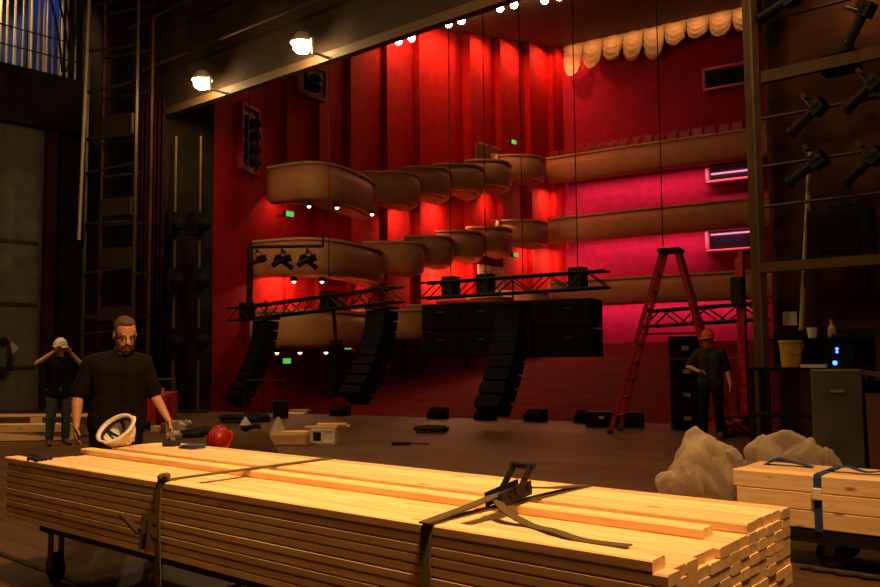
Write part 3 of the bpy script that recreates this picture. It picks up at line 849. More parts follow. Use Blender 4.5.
# steel tower
TW = fl(83, 21.6); td = (fl(133, 21.0) - TW); tdn = td.normalized(); tn2 = V((-tdn.y, tdn.x, 0))
st = thing('steel_tower', TW, 'tall dark steel tower with ladder rungs left of the dark red drape', 'tower')
for a_, b_ in ((0, 0), (1, 0), (0, 1), (1, 1)):
    m_ = MB(); p = TW + td * a_ + tn2 * .55 * b_; m_.bar(p, p + Z * 12.5, .07, .07, D); m_.build('post', 'dark_brown_wall' if b_ else 'dark_steel', st, TW)
for k, zz in enumerate((.9, 2.05, 2.5, 3.6, 4.9, 6.2, 7.1, 8.3, 9.4, 10.6)):
    m_ = MB(); p = TW + Z * zz; rise = .12 if k % 2 else -.05
    m_.bar(p, p + td + Z * rise, .05, .06); m_.bar(p + tn2 * .55, p + td + tn2 * .55, .05, .06); m_.build('cross_bar', 'dark_steel', st, TW)
for k, (zz, hh) in enumerate(((2.5, .5), (4.0, .5), (5.3, .45), (7.4, .6))):
    m_ = MB(); p = TW + td * .5 + tn2 * .3 + Z * zz; m_.obox(p, td * .3, tn2 * .1, Z * hh / 2); m_.build('junction_box', 'dark_steel', st, TW)
m_ = MB(); a = at(79, 240, 21.3); b = at(90, -20, 21.3); m_.tube(a, b, .045)
tag(m_.build('pale_conduit', 'pale_steel', None, a), 'pale thin pipe running up in front of the steel tower', 'pipe')
# dark red drape
dr = MB(); n = 40; rows = [[], []]
pa_ = fl(130, 22.2); pb_ = fl(163, 22.2)
for j, zz in enumerate((.03, 8.3)):
    for i in range(n + 1):
        p = pa_.lerp(pb_, i / n) + V((0, .14 * math.sin(i * 1.25), 0)); rows[j].append(dr.bm.verts.new((p.x, p.y, zz)))
for i in range(n): dr.bm.faces.new((rows[0][i], rows[0][i + 1], rows[1][i + 1], rows[1][i]))
o = dr.build('stage_drape', 'drape_red', None, pa_, smooth=True); m_ = o.modifiers.new('s', 'SOLIDIFY'); m_.thickness = .03
tag(o, 'dark red gathered drape hanging between steel tower and black booms', 'curtain')
# light booms
for k, u in enumerate((174, 199)):
    p = fl(u, 22.6)
    root = thing('light_boom', p, ('lamp boom nearer the dark red drape', 'lamp boom nearer the red wall')[k], 'lamp stand', 'lamp booms in the proscenium return')
    m_ = MB(); m_.tube(p, p + Z * 7.4, .035); m_.build('pole', 'bronze_post', root, p)
    m_ = MB(); m_.lathe([(.35, 0), (.35, .04), (.06, .08), (.06, .1)], 16, Matrix.Translation(p)); m_.build('base_plate', 'black_metal', root, p)
    for j, zz in enumerate((1.9, 3.5, 5.0)):
        m_ = MB(); m_.box(p + Z * zz - N * .16, (.42, .3, .62), AD); m_.cap(p + Z * zz + D * .2 - N * .1, p + Z * (zz - .05) + D * .38 - N * .1, .15, .18, 10); m_.build('lamp_head', 'black_paint', root, p)
# door hatch + things on grey wall
dr_ = thing('door_4', CG - N * .2 + D * .01, None, None); dr_['kind'] = 'structure'
m_ = MB(); cc = CG - N * 1.2 + D * .03; m_.obox(cc + Z * 3.4, N * .95, D * .03, Z * 3.4); m_.build('door_panel', 'grey_steel', dr_, dr_.location)
for k in range(3):
    m_ = MB(); m_.obox(cc + D * .05 + Z * (1.2 + 1.8 * k), N * .9, D * .02, Z * .05); m_.build('door_rib', 'dark_steel', dr_, dr_.location)
pl = CN - N * 1.9 + D * .10 + Z * 1.75
m_ = MB(); m_.obox(pl, (N + Z) * .09, D * .006, (N - Z) * .09)
tag(m_.build('diamond_placard', 'grey_paper', None, pl), 'pale blank diamond placard on the grey door, far left', 'placard')
hk = CN - N * 2.2 + D * .2 + Z * 1.5
m_ = MB()
for k in range(9):
    ps = []
    for j in range(25):
        t_ = 2 * math.pi * j / 24; ps.append(hk + D * (.012 * (k % 3)) + N * (.16 + .008 * k) * math.sin(t_) + Z * ((.42 + .015 * k) * math.cos(t_)))
    m_.path(ps, .016, 6)
root = thing('cable_coil', hk, 'dark cable coil hung on the grey door at the far left edge', 'cable')
m_.build('coil', 'rubber', root, hk); m_ = MB(); m_.tube(hk + Z * .5, hk + Z * .5 - D * .2, .02); m_.build('hook', 'pale_steel', root, hk)

# ================================================================== LUMBER
AS = R(-40.)
SD = V((math.cos(AS), math.sin(AS), 0)); SN = V((-math.sin(AS), math.cos(AS), 0))
def board_mesh(L, w, h, name, m, sag=0.):
    mb = MB(); c = .006
    prof = [(-w / 2 + c, -h / 2), (w / 2 - c, -h / 2), (w / 2, -h / 2 + c), (w / 2, h / 2 - c), (w / 2 - c, h / 2), (-w / 2 + c, h / 2), (-w / 2, h / 2 - c), (-w / 2, -h / 2 + c)]
    a = [mb.bm.verts.new((-L / 2, y, z)) for y, z in prof]; b = [mb.bm.verts.new((L / 2, y, z)) for y, z in prof]
    for k in range(8): mb.bm.faces.new((a[k], a[(k + 1) % 8], b[(k + 1) % 8], b[k]))
    mb.bm.faces.new(a[::-1]); mb.bm.faces.new(b)
    o = mb.build(name, m); return o
LEN, BW, BH = 4.57, .0908, .0380
SPW, SPH = .0915, .0384
ZTOP = .812
NRp = V((.671, 2.657, 0))
proto = board_mesh(LEN, BW, BH, 'pine_board', 'pine')
first = True
top_cols = {0: 'front', 6: 'middle', 8: 'b', 9: 'b', 10: 'b', 11: 'b', 12: 'b'}
def put_board(proto, first, pos, rz, label, group):
    o = proto if first else proto.copy()
    if not first: COL.objects.link(o)
    o.location = pos; o.rotation_euler = (0, 0, rz)
    tag(o, label, 'board', group); return o
for lay in range(10):
    for col in range(13):
        if lay == 0 and col not in top_cols: continue
        da = random.uniform(-.004, .004); trim = 0.
        if lay == 0 and col == 0: da = -.03
        if lay == 0 and col == 6: da = -.10
        if lay == 0 and col >= 8: da = random.uniform(-.012, .004)
        if lay == 1 and col in (3, 4): da = -.02
        if lay in (1, 2, 3) and col == 0: da = .04 - .02 * lay
        z = ZTOP - BH / 2 - lay * SPH
        pos = NRp + SN * (BW / 2 + SPW * col) - SD * (LEN / 2 - da) + Z * z + SN * random.uniform(-.0008, .0008)
        lab = ('pale pine board lying on top of the foreground stack, %s from the front' % ORD[list(top_cols).index(col)]) if lay == 0 else \
              ('pine board in the strapped foreground stack, %s layer down, %s from the front' % (ORD[lay], ORD[col]))
        put_board(proto, first, pos, AS, lab, 'boards of the foreground stack'); first = False
ZBOT = ZTOP - BH - 9 * SPH     # underside of stack
# cart below
cen = NRp + SN * .6 - SD * LEN / 2
def cart(root, cen, SDv, SNv, L, W, zt, casters):
    m_ = MB(); 
    for s_ in (-1, 1): m_.obox(cen + SNv * s_ * (W / 2 - .05) + Z * (zt - .045), SDv * L / 2, SNv * .04, Z * .044)
    m_.build('side_rail', 'black_metal', root, root.location)
    for k in range(5):
        m_ = MB(); m_.obox(cen + SDv * (L * .94) * (k / 4 - .5) + Z * (zt - .045), SDv * .04, SNv * (W / 2 - .09), Z * .04); m_.build('cross_member', 'black_metal', root, root.location)
    for sa in (-1, 1):
        for sb in (-1, 1):
            c_ = cen + SDv * sa * casters + SNv * sb * (W / 2 - .1)
            rt = .095
            fk = MB(); fk.box(c_ + Z * (zt - .10), (.12, .1, .02), math.atan2(SDv.y, SDv.x))
            for s_ in (-1, 1): fk.obox(c_ + SNv * s_ * .035 + Z * ((zt - .1 + rt) / 2 + .02), SDv * .03, SNv * .005, Z * ((zt - .1 - rt) / 2 + .03))
            cs = fk.build('caster', 'grey_steel', root, root.location)
            wh = MB(); mt = Matrix.Translation(c_ + Z * rt) @ Matrix.Rotation(math.atan2(SNv.y, SNv.x), 4, 'Z') @ Matrix.Rotation(R(90), 4, 'Y')
            wh.lathe([(.02, -.028), (.075, -.028), (rt, -.018), (rt, .018), (.075, .028), (.02, .028)], 20, mt); wh.build('wheel', 'rubber', cs, root.location)
root = thing('lumber_cart', V((cen.x, cen.y, 0)), 'black flat wheeled cart under the foreground lumber stack', 'cart')
cart(root, V((cen.x, cen.y, 0)), SD, SN, 4.25, .92, ZBOT - .002, 2.08)
# straps
W_ = SPW * 13
def strap(t, label, ratchet):
    p = NRp - SD * t
    root = thing('ratchet_strap', V((p.x, p.y, .2)), label, 'strap', 'straps round the foreground stack')
    o = .006
    zb = ZBOT - .24
    c = [p - SN * o + Z * (ZTOP - .02), p - SN * .002 + Z * (ZTOP + .004), p + SN * .03 + Z * (ZTOP + .006), p + SN * W_ * .5 + Z * (ZTOP + .007), p + SN * (W_ - .03) + Z * (ZTOP + .006), p + SN * (W_ + o) + Z * (ZTOP - .01)]
    m_ = MB(); m_.ribbon([p + SN * .02 + Z * zb] + [p - SN * (o + .014 * math.sin(k / 5 * math.pi)) + SD * .01 * math.sin(k) + Z * (zb + (ZTOP - .02 - zb) * k / 5) for k in range(6)] + c[1:] + [p + SN * (W_ + o) + Z * zb, p + SN * .02 + Z * zb], SD, .05, .006)
    m_.build('webbing', 'strap_olive', root, root.location)
    if ratchet == 'front':
        q = p - SN * .035 - SD * .03 + Z * (ZTOP - .26)
        m_ = MB()
        for s_ in (-1, 1): m_.bar(q + SD * .03 * s_ - SN * .01 + Z * .10, q + SD * .03 * s_ - SN * .025 - Z * .08, .006, .05)
        m_.tube(q - SD * .04, q + SD * .04, .02, 10); m_.tube(q - SD * .04 + Z * .06, q + SD * .04 + Z * .06, .012, 8); rr = m_.build('ratchet', 'dark_steel', root, root.location)
        m_ = MB(); m_.bar(q - SD * .06 - SN * .03, q - SD * .16 - SN * .07 + Z * .09, .045, .012); m_.build('ratchet_handle', 'dark_steel', rr, root.location)
        m_ = MB(); kn = p + Z * (ZTOP + .02) + SN * .01
        m_.sphere(kn, .03, 10, sc=(1, .8, .8)); m_.sphere(kn + SD * .035 + Z * .01, .02, 10); m_.build('knot', 'strap_olive', root, root.location, smooth=True)
    else:
        q = p + SN * .52 + Z * (ZTOP + .05)
        m_ = MB(); ax = (SN * 1. + Z * .12).normalized()
        for s_ in (-1, 1):
            m_.bar(q + SD * .034 * s_ - ax * .12, q + SD * .034 * s_ + ax * .12, .006, .06)
        for k_ in (-.10, -.03, .03, .10): m_.tube(q + ax * k_ - SD * .045, q + ax * k_ + SD * .045, .014, 10)
        rr = m_.build('ratchet', 'black_metal', root, root.location)
        m_ = MB(); hx = (SN * .75 + Z * .75).normalized()
        for s_ in (-1, 1): m_.bar(q + SD * .045 * s_, q + SD * .045 * s_ + hx * .15, .006, .035)
        m_.tube(q + hx * .15 - SD * .06, q + hx * .15 + SD * .06, .016, 10); m_.build('ratchet_handle', 'black_metal', rr, root.location)
        m_ = MB(); m_.ribbon([q - SN * .55 - Z * .04, q - SN * .3 - Z * .02, q - SN * .12, q + SN * .12 + Z * .01, q + SN * .35 - Z * .02, q + SN * .62 - Z * .042], SD, .05, .006); m_.build('tension_webbing', 'strap_olive', root, root.location)
        m_ = MB(); zz = ZTOP - SPH + .006
        ps = smooth_curve([q - SN * .1 + Z * 0, q - SN * .16 + SD * .10 - Z * .04, p + SN * .36 + SD * .22 + Z * zz, p + SN * .30 + SD * .36 + Z * (zz + .006), p + SN * .25 + SD * .52 + Z * zz, p + SN * .25 + SD * .70 + Z * (zz + .004)], 4)
        m_.ribbon(ps, SN, .055, .005); m_.build('loose_tail', 'strap_olive', root, root.location)
strap(2.76, 'olive webbing strap round the left part of the foreground stack', 'front')
strap(.941, 'olive webbing strap with open ratchet at the right part of the stack', 'top')

# second stack at the right
S2 = atz(735, 469, .62); S2 = V((S2.x, S2.y, 0))
proto2 = board_mesh(4.2, .136, .118, 'square_timber', 'pine'); first = True
for lay in range(3):
    for col in range(4):
        pos = S2 + SN * (.07 + .139 * col) + SD * (2.1 + random.uniform(-.015, .015)) + Z * (.62 - .059 - .12 * lay)
        lab = 'thick pine timber in the blue-strapped stack, %s layer down, %s from the front' % (ORD[lay], ORD[col])
        put_board(proto2, first, pos, AS, lab, 'timbers of the right stack'); first = False
c2 = S2 + SN * .28 + SD * 2.1
root = thing('timber_cart', V((c2.x, c2.y, 0)), 'low black cart carrying the blue-strapped timber stack', 'cart')
cart(root, V((c2.x, c2.y, 0)), SD, SN, 4.0, .56, .258, 1.5)
sp_ = S2 + SD * .56
root = thing('blue_strap', sp_ + Z * .25, 'blue strap tied round the right timber stack', 'strap')
m_ = MB(); m_.ribbon([sp_ + Z * .2 + SN * .02, sp_ - SN * .006 + Z * .25, sp_ - SN * .006 + Z * .6, sp_ + Z * .625, sp_ + SN * .05 + Z * .627, sp_ + SN * .5 + Z * .627, sp_ + SN * .565 + Z * .61, sp_ + SN * .565 + Z * .2, sp_ + SN * .02 + Z * .2], SD, .05, .006); m_.build('webbing', 'strap_blue', root, root.location)
m_ = MB(); m_.box(sp_ - SN * .025 + Z * .5, (.06, .03, .08), AS); m_.build('buckle', 'white_plastic', root, root.location, bevel=.008)
m_ = MB(); pb = sp_ + SN * .25 + Z * .632
m_.ribbon(smooth_curve([pb, pb + SD * .12 + Z * .03, pb + SD * .25 + Z * .004, pb + SD * .38 + SN * .05 + Z * .02, pb + SD * .5 + Z * .004], 4), SN, .07, .005); m_.build('loose_end', 'strap_blue', root, root.location)
m_ = MB(); pb = S2 + SD * .08 + SN * .38 + Z * .623
for j in range(3):
    m_.ribbon(smooth_curve([pb + SN * .02 * j, pb + SD * .1 + Z * (.03 + .01 * j), pb + SD * .22 + SN * .02 + Z * .02, pb + SD * .34 + Z * .004], 4), SN, .07, .005)
tag(m_.build('blue_webbing', 'strap_blue', None, pb), 'bunched blue webbing on the left end of the right timber stack', 'strap')
# cables lying under the cart edge
m_ = MB(); a = atz(800, 568, .012); ps = []
for j in range(30): ps.append(a + SD * (j * .05) + SN * .02 * math.sin(j * 2.1) + Z * .004)
m_.path(ps, .012, 6)
tag(m_.build('floor_cable', 'rubber', None, a), 'black cable on the floor in front of the timber cart', 'cable')

# far left stack
SL = fl(22, 15.8)
protoL = board_mesh(2.6, .3, .14, 'short_timber', 'pine'); first = True
e2 = atz(-20, 421, 0.02)
for lay in range(2):
    pos = fl(2, 15.2) + Z * (.08 + .145 * lay); pos += V((0, 0, 0))
    put_board(protoL, first, pos + Z * 0.0, R(3 - 2 * lay), 'thick timber lying at the far left edge, %s' % ('on the floor', 'on top of another')[lay], 'timbers at the far left'); first = False
pp = board_mesh(3.4, .6, .03, 'plywood_sheet', 'plywood'); pp.location = fl(8, 15.9) + Z * .395; pp.rotation_euler = (0, 0, R(-3)); tag(pp, 'plywood sheet laid on blocks behind the far left timbers', 'plywood')
k = 0
pb_ = None
for (u, y, zz, w, h) in ((43, 15.7, .0, .22, .38), (36, 15.9, 0, .2, .37), (58, 16.0, 0, .24, .12), (64, 15.9, 0, .18, .3)):
    m_ = MB(); p = fl(u, y); m_.box(p + Z * (h / 2 + zz), (w, .3, h), R(10 * k)); 
    o = m_.build('wood_block', 'pine', None, p, bevel=.006)
    tag(o, ('tall pine block under the right end of the plywood sheet', 'pine block under the plywood, behind another block', 'low pine block behind the legs of the jeans wearer', 'upright pine block at the right of the far left pile')[k], 'wood block', 'wood blocks at the far left'); k += 1

# ================================================================== SMALL STUFF ON THE STACK
def hard_hat(mb, mtx, r=.125):
    # dome with thickness, brim
    prof = []
    for k in range(9):
        t_ = k / 8 * math.pi / 2; prof.append((r * math.cos(math.pi / 2 - t_) , r * 1.12 * math.sin(math.pi / 2 - t_)))
    outer = prof; rim = [(r * 1.0, -.012), (r * 1.13, -.02), (r * 1.14, -.026), (r * .97, -.02)]
    inner = [(x * .95, z * .95) for x, z in outer][::-1]
    full = outer + rim + inner
    rings = []; seg = 24; vs = []
    for (x, z) in full:
        ring = []
        for j in range(seg):
            t_ = 2 * math.pi * j / seg
            fy = 1.18 if True else 1
            ex = x
            if x > r * 1.1 and math.sin(t_) < -.3: ex = x * 1.14
            ring.append(mb.bm.verts.new(mtx @ V((max(ex, 1e-4) * math.cos(t_), max(ex, 1e-4) * fy * math.sin(t_), z))))
        rings.append(ring)
    for a, b in zip(rings, rings[1:]):
        for j in range(seg): mb.bm.faces.new((a[j], a[(j + 1) % seg], b[(j + 1) % seg], b[j]))
    for t_ in (-.03, 0, .03):   # ridges
        ps = [mtx @ V((t_, r * 1.19 * math.cos(q) * .98, r * 1.13 * math.sin(q))) for q in [math.pi * (i + 1.5) / 12 for i in range(10)]]
        mb.path(ps, .006, 6)
hp = atz(106, 447, ZTOP)
root = thing('hard_hat', hp, 'white hard hat lying open side up on the left end of the stack', 'hard hat')
mt = Matrix.Translation(hp + V((.05, .06, .115))) @ V((0, 0, -1)).rotation_difference(V((-.36, -.56, .75)).normalized()).to_matrix().to_4x4() @ Matrix.Rotation(R(70), 4, 'Z')
m_ = MB(); hard_hat(m_, mt, .125); m_.build('shell', 'white_plastic', root, hp, smooth=True)
m_ = MB()
for a_ in (20, 80, 140):
    ps = [mt @ V((.115 * math.cos(R(a_)) * math.cos(q), .13 * math.sin(R(a_)) * math.cos(q), .085 * math.sin(q) - .005)) for q in [math.pi * i / 10 for i in range(11)]]
    m_.path(ps, .011, 6)
ps = [mt @ V((.113 * math.cos(q), .13 * math.sin(q), .005)) for q in [2 * math.pi * i / 20 for i in range(21)]]
m_.path(ps, .012, 6); m_.build('headband', 'black_metal', root, hp, smooth=True)
# dark glove-like lump
gp = atz(76, 456, ZTOP)
gp = NRp - SD * (LEN - .25) + SN * .05 + Z * ZTOP
m_ = MB(); m_.cap(gp + Z * .022, gp + SD * .10 + Z * .02, .024, .02, 10)
for k in range(4): m_.cap(gp + SD * .08 + SN * .018 * (k - 1.5) + Z * .014, gp + SD * .17 + SN * .028 * (k - 1.5) + Z * .012, .011, .01, 8)
m_.cap(gp + SD * .02 + Z * .02, gp + SD * .06 - SN * .05 + Z * .012, .013, .011, 8)
gl_ = m_.build('work_glove', 'rubber', None, gp, smooth=True); tag(gl_, 'dark work glove lying at the left end of the front top board', 'glove')
bp_ = NRp - SD * (LEN - .55) + SN * (SPW * 11.2) + Z * ZTOP
m_ = MB()
for k in range(3): m_.box(bp_ + Z * (.006 + .009 * k) + SD * .01 * k, (.16 - .02 * k, .12, .008), AS + .1 * k)
tag(m_.build('folded_cloth', 'blue_cloth', None, bp_, bevel=.003), 'folded dark blue cloth on the far edge of the stack', 'cloth')
tp = NRp - SD * (LEN - .28) + SN * (SPW * 11.3) + Z * ZTOP
m_ = MB(); m_.lathe([(.035, 0), (.065, 0), (.065, .03), (.035, .03), (.035, 0)], 20, Matrix.Translation(tp)); tag(m_.build('tape_roll', 'rubber', None, tp), 'black tape roll beside the blue cloth on the stack', 'tape')

# ================================================================== PLASTIC BAGS
def bag(name, cen, rad, seed, label, lobes):
    rnd = random.Random(seed)
    bm = bmesh.new()
    for (c, r, n) in lobes:           # each lobe is a loosely crumpled skin of film
        b2 = bmesh.new()
        for _ in range(n):
            d = V((rnd.gauss(0, 1), rnd.gauss(0, 1), rnd.gauss(0, 1))).normalized()
            k = rnd.uniform(.80, 1.10); b2.verts.new((c[0] + d.x * r[0] * k, c[1] + d.y * r[1] * k, max(.006, c[2] + d.z * r[2] * k)))
        bmesh.ops.convex_hull(b2, input=b2.verts[:])
        bmesh.ops.delete(b2, geom=[v for v in b2.verts if not v.link_faces], context='VERTS')
        bmesh.ops.subdivide_edges(b2, edges=b2.edges[:], cuts=7, use_grid_fill=True)
        for _ in range(4): bmesh.ops.smooth_vert(b2, verts=b2.verts[:], factor=.5, use_axis_x=True, use_axis_y=True, use_axis_z=True)
        b2.normal_update()
        for v in b2.verts:
            p = v.co; f = noise.noise(p * 7 + V((seed, 0, 0)))
            g = 1 - 2 * abs(noise.noise(V((p.x * 6 + f, p.y * 6 - f, p.z * 5 + seed))))
            v.co = p + v.normal * (.016 * f + .014 * g * g * g)
            if v.co.z < .004: v.co.z = .004
        me2 = bpy.data.meshes.new('t'); b2.to_mesh(me2); b2.free(); bm.from_mesh(me2); bpy.data.meshes.remove(me2)
    nm = bpy.data.meshes.new(name); bm.to_mesh(nm); bm.free()
    nm.materials.append(M['polythene'])
    for f in nm.polygons: f.use_smooth = True
    o = bpy.data.objects.new(name, nm); COL.objects.link(o); o.location = cen
    return tag(o, label, 'plastic bag', 'clear plastic bags by the timber')
bag('plastic_bag', fl(692, 7.35), 0, 5, 'clear crumpled plastic bag at the left end of the timber stack', [((0, 0, .38), (.30, .26, .44), 22), ((.02, -.03, .42), (.24, .20, .36), 16), ((-.02, -.05, .60), (.14, .13, .26), 13), ((-.25, -.08, .33), (.15, .13, .15), 14), ((-.1, -.1, .36), (.2, .16, .3), 14), ((.22, .02, .50), (.2, .18, .20), 14), ((.18, -.1, .34), (.17, .12, .28), 14)])
bag('plastic_bag', fl(783, 7.75), 0, 11, 'clear plastic bag lying behind the right timber stack', [((0, 0, .36), (.36, .24, .48), 22), ((.05, -.03, .45), (.26, .2, .36), 16), ((.33, 0, .40), (.17, .14, .2), 14), ((-.25, -.05, .52), (.18, .15, .24), 14)])

# ================================================================== FLOOR CLUTTER
# wood tray with offcuts, crate
ty = fl(297, 13.0)
tyv = fl(297, 1215.0 / (443 - 356.4) * 1.0)
ty = fl(292, 14.2)
root = thing('wooden_tray', ty, 'plywood tray of offcuts and paper on the stage floor', 'tray')
m_ = MB(); m_.box(ty + Z * .09, (.62, .42, .18), R(-8)); m_.build('body', 'plywood', root, ty, bevel=.01)
m_ = MB(); m_.box(ty + Z * .01, (.78, .5, .02), R(-8)); m_.build('bottom_board', 'brown_wood', root, ty)
cn = ty + V((-.22, 0, .18)); m_ = MB(); m_.lathe([(.14, 0), (.14, .01), (.02, .27), (.015, .27)], 4, Matrix.Translation(cn))
tag(m_.build('paper_cone', 'grey_paper', None, cn), 'pale pointed paper cone standing on the plywood tray', 'paper')
for k, (dx, dy, l, rz, zz, lb) in enumerate(((.05, -.08, .5, -5, .20, 'front of the plywood tray'), (.12, .08, .5, 12, .20, 'rear of the plywood tray'))):
    o = board_mesh(l, .1, .035, 'offcut', 'pine'); o.location = ty + V((dx, dy, zz)); o.rotation_euler = (0, 0, R(rz)); tag(o, 'short pine offcut at the %s' % lb, 'offcut', 'offcuts on the stage floor')
cr = fl(325, 14.3)
root = thing('plastic_crate', cr, 'pale plastic crate beside the plywood tray', 'crate')
m_ = MB(); w2, d2, h2 = .40, .32, .25; rz = R(-6); rm = Matrix.Rotation(rz, 3, 'Z')
for c_, s_ in (((0, -d2 / 2, h2 / 2), (w2, .015, h2)), ((0, d2 / 2, h2 / 2), (w2, .015, h2)), ((-w2 / 2, 0, h2 / 2), (.015, d2, h2)), ((w2 / 2, 0, h2 / 2), (.015, d2, h2)), ((0, 0, .01), (w2, d2, .015))):
    m_.box(cr + rm @ V(c_), s_, rz)
m_.build('body', 'white_plastic', root, cr)
m_ = MB()
for sx in (-.5, 0, .5): m_.box(cr + rm @ V((sx * w2 * .96, -d2 / 2 - .012, h2 / 2)), (.03, .015, h2), rz)
for sz in (.03, h2 - .02): m_.box(cr + rm @ V((0, -d2 / 2 - .012, sz)), (w2, .015, .03), rz)
m_.build('rib', 'white_plastic', root, cr)
m_ = MB(); m_.box(cr + rm @ V((-.09, -d2 / 2 - .009, h2 / 2)), (.13, .006, .14), rz); m_.build('opening_shade', 'black_metal', root, cr)  # black plate on the closed front stands for shade inside an opening
for k, (dx, dy, l, rz, zz, tl) in enumerate(((-.05, -.05, .55, -4, .275, 0), (.10, .06, .62, 8, .275, 0), (.12, 0, .5, -12, .315, 0))):
    o = board_mesh(l, .1, .035, 'offcut', 'pine'); o.location = cr + V((dx, dy, zz)); o.rotation_euler = (0, R(tl), R(rz)); tag(o, 'short pine offcut on the pale crate, %s' % ('at the front', 'at the rear', 'topmost')[k], 'offcut', 'offcuts on the stage floor')
def coil(p, r, n, label, m='rubber', hr=.02, sq=.9):
    m_ = MB()
    for k in range(n):
        ps = [p + V((r * (.65 + .4 * random.random()) * math.cos(t_) + random.uniform(-.03, .03), r * sq * (.65 + .4 * random.random()) * math.sin(t_), hr + .018 * k * .8 + random.uniform(0, .01))) for t_ in [2 * math.pi * j / 16 for j in range(16)]]
        ps.append(ps[0]); m_.path(smooth_curve(ps, 2), hr, 6)
    tag(m_.build('cable_coil', m, None, p, smooth=True), label, 'cable', 'cable coils on the stage floor')
coil(atz(431, 432, 0), .32, 6, 'black cable coil on the open stage floor')
coil(atz(245, 422, 0), .55, 9, 'big black cable coil on the floor below the left array')
coil(atz(190, 437, 0), .26, 6, 'dark cable coil behind the black-shirted person')
coil(atz(208, 434, 0), .30, 7, 'dark cable heap left of the red hard hat')
bx = atz(401, 445, 0); m_ = MB(); m_.box(bx + Z * .025, (.3, .16, .05), R(8)); m_.path([bx + V((.13, 0, .03)), bx + V((.3, .05, .015)), bx + V((.45, -.02, .012))], .012, 6)
tag(m_.build('power_strip', 'rubber', None, bx), 'small flat black power strip on the bare floor', 'power strip')
for k, (u, v, w, h, c_, lb) in enumerate(((179, 432, .14, .10, 'grey_paper', 'crumpled pale paper behind the person in black'), (174, 440, .12, .07, 'grey_paper', 'small pale paper scrap just behind the stack'), (187, 427, .09, .09, 'white_plastic', 'small white cup near the cable coils'))):
    p = atz(u, v, 0); m_ = MB(); bmesh.ops.create_icosphere(m_.bm, subdivisions=3, radius=w, matrix=Matrix.Translation(p + Z * h * .9))
    for vv in m_.bm.verts:
        dlt = vv.co - p; kk = 1 + .35 * noise.noise(vv.co * 14); vv.co = p + V((dlt.x * kk, dlt.y * kk, max(.0, dlt.z * .9 * kk)))
    tag(m_.build('paper_scrap', c_, None, p), lb, 'paper')
bg = atz(251, 437, 0); root = thing('tool_bag', bg, 'small black tool bag with pale cloth behind the red hard hat', 'bag')
m_ = MB(); m_.box(bg + Z * .11, (.34, .2, .22)); m_.build('body', 'black_shirt', root, bg, bevel=.04)
m_ = MB(); m_.path([bg + V((-.1, 0, .2)), bg + V((-.06, 0, .32)), bg + V((.06, 0, .32)), bg + V((.1, 0, .2))], .012, 6); m_.build('handle', 'rubber', root, bg)
m_ = MB(); m_.lathe([(.1, 0), (.11, .02), (.02, .16), (.01, .16)], 7, Matrix.Translation(bg + V((-.10, 0, .2)))); m_.build('pale_cloth', 'grey_paper', root, bg)
# red equipment behind the man in black
rp = fl(164, 17.5); root = thing('tool_trolley', rp, 'red tool trolley with a tank behind the person in black', 'trolley')
m_ = MB(); m_.box(rp + Z * .45, (.5, .4, .6)); m_.build('body', 'red_steel', root, rp, bevel=.02)
m_ = MB(); m_.lathe([(.13, .1), (.13, .65), (.1, .74), (.04, .78), (.04, .84)], 16, Matrix.Translation(rp + V((.1, -.3, .0)))); m_.build('tank', 'red_shell', root, rp, smooth=True)
m_ = MB(); m_.path([rp + V((-.2, .2, .7)), rp + V((-.2, .2, 1.0)), rp + V((.2, .2, 1.0)), rp + V((.2, .2, .7))], .02, 8); m_.build('handle', 'dark_steel', root, rp)
for sx in (-1, 1):
    m_ = MB(); m_.lathe([(.02, -.03), (.09, -.03), (.09, .03), (.02, .03)], 14, Matrix.Translation(rp + V((.26 * sx, -.12, .09))) @ Matrix.Rotation(R(90), 4, 'Y')); m_.build('wheel', 'rubber', root, rp)
for k, u in enumerate((159, 168, 174)):
    p = fl(u, 16.8 - .2 * k); m_ = MB(); m_.box(p + Z * (.06 + .03 * k), (.18, .2, .12 + .06 * k), .4 * k)
    tag(m_.build('small_box', ('plywood', 'brown_wood', 'grey_paper')[k], None, p, bevel=.01), ('small plywood box before the red trolley', 'dark brown small box before the red trolley', 'pale small carton right of the red trolley')[k], 'box')
# stage-edge wedges
for k, (u, v) in enumerate(((344, 411), (437, 415), (482, 416), (529, 417), (575, 418))):
    p = fl(u, 1.45 * FPX / (v + 1 - 355)); p.y = min(p.y, edge_y(p.x) - .3)
    root = thing('floor_monitor', p, 'black wedge monitor at the stage edge, %s from the left' % ORD[k], 'speaker', 'wedge monitors at the stage edge')
    m_ = MB(); hw = .2
    pr_ = [(-.17, 0), (.17, 0), (.17, .12), (-.02, .26), (-.17, .24)]
    a = [m_.bm.verts.new(p + D * (-hw) - N * x + Z * z) for x, z in pr_]; b = [m_.bm.verts.new(p + D * hw - N * x + Z * z) for x, z in pr_]
    m_.bm.faces.new(a[::-1]); m_.bm.faces.new(b)
    for j in range(5): m_.bm.faces.new((a[j], a[(j + 1) % 5], b[(j + 1) % 5], b[j]))
    m_.build('body', 'black_paint', root, p)
    m_ = MB(); n_ = (-N * .14 + Z * .19).normalized(); cc = p - N * .08 + Z * .195 + n_ * .005; m_.obox(cc, D * .17, (-N * .19 - Z * .14).normalized() * .1, n_ * .006); m_.build('grille', 'black_grille', root, p)
p = fl(612, 17.0); root = thing('amplifier_case', p, 'long low black case at the stage edge left of the ladder', 'case')
m_ = MB(); m_.box(p + Z * .14, (1.1, .4, .28), AD * .5); m_.build('body', 'black_paint', root, p, bevel=.015)
m_ = MB(); m_.box(p + Z * .29, (1.1, .4, .02), AD * .5); m_.build('lid', 'black_metal', root, p); 
for k in (-1, 1):
    m_ = MB(); m_.box(p + V((.3 * k, -.2, .2)), (.1, .03, .05), AD * .5); m_.build('latch', 'pale_steel', root, p)
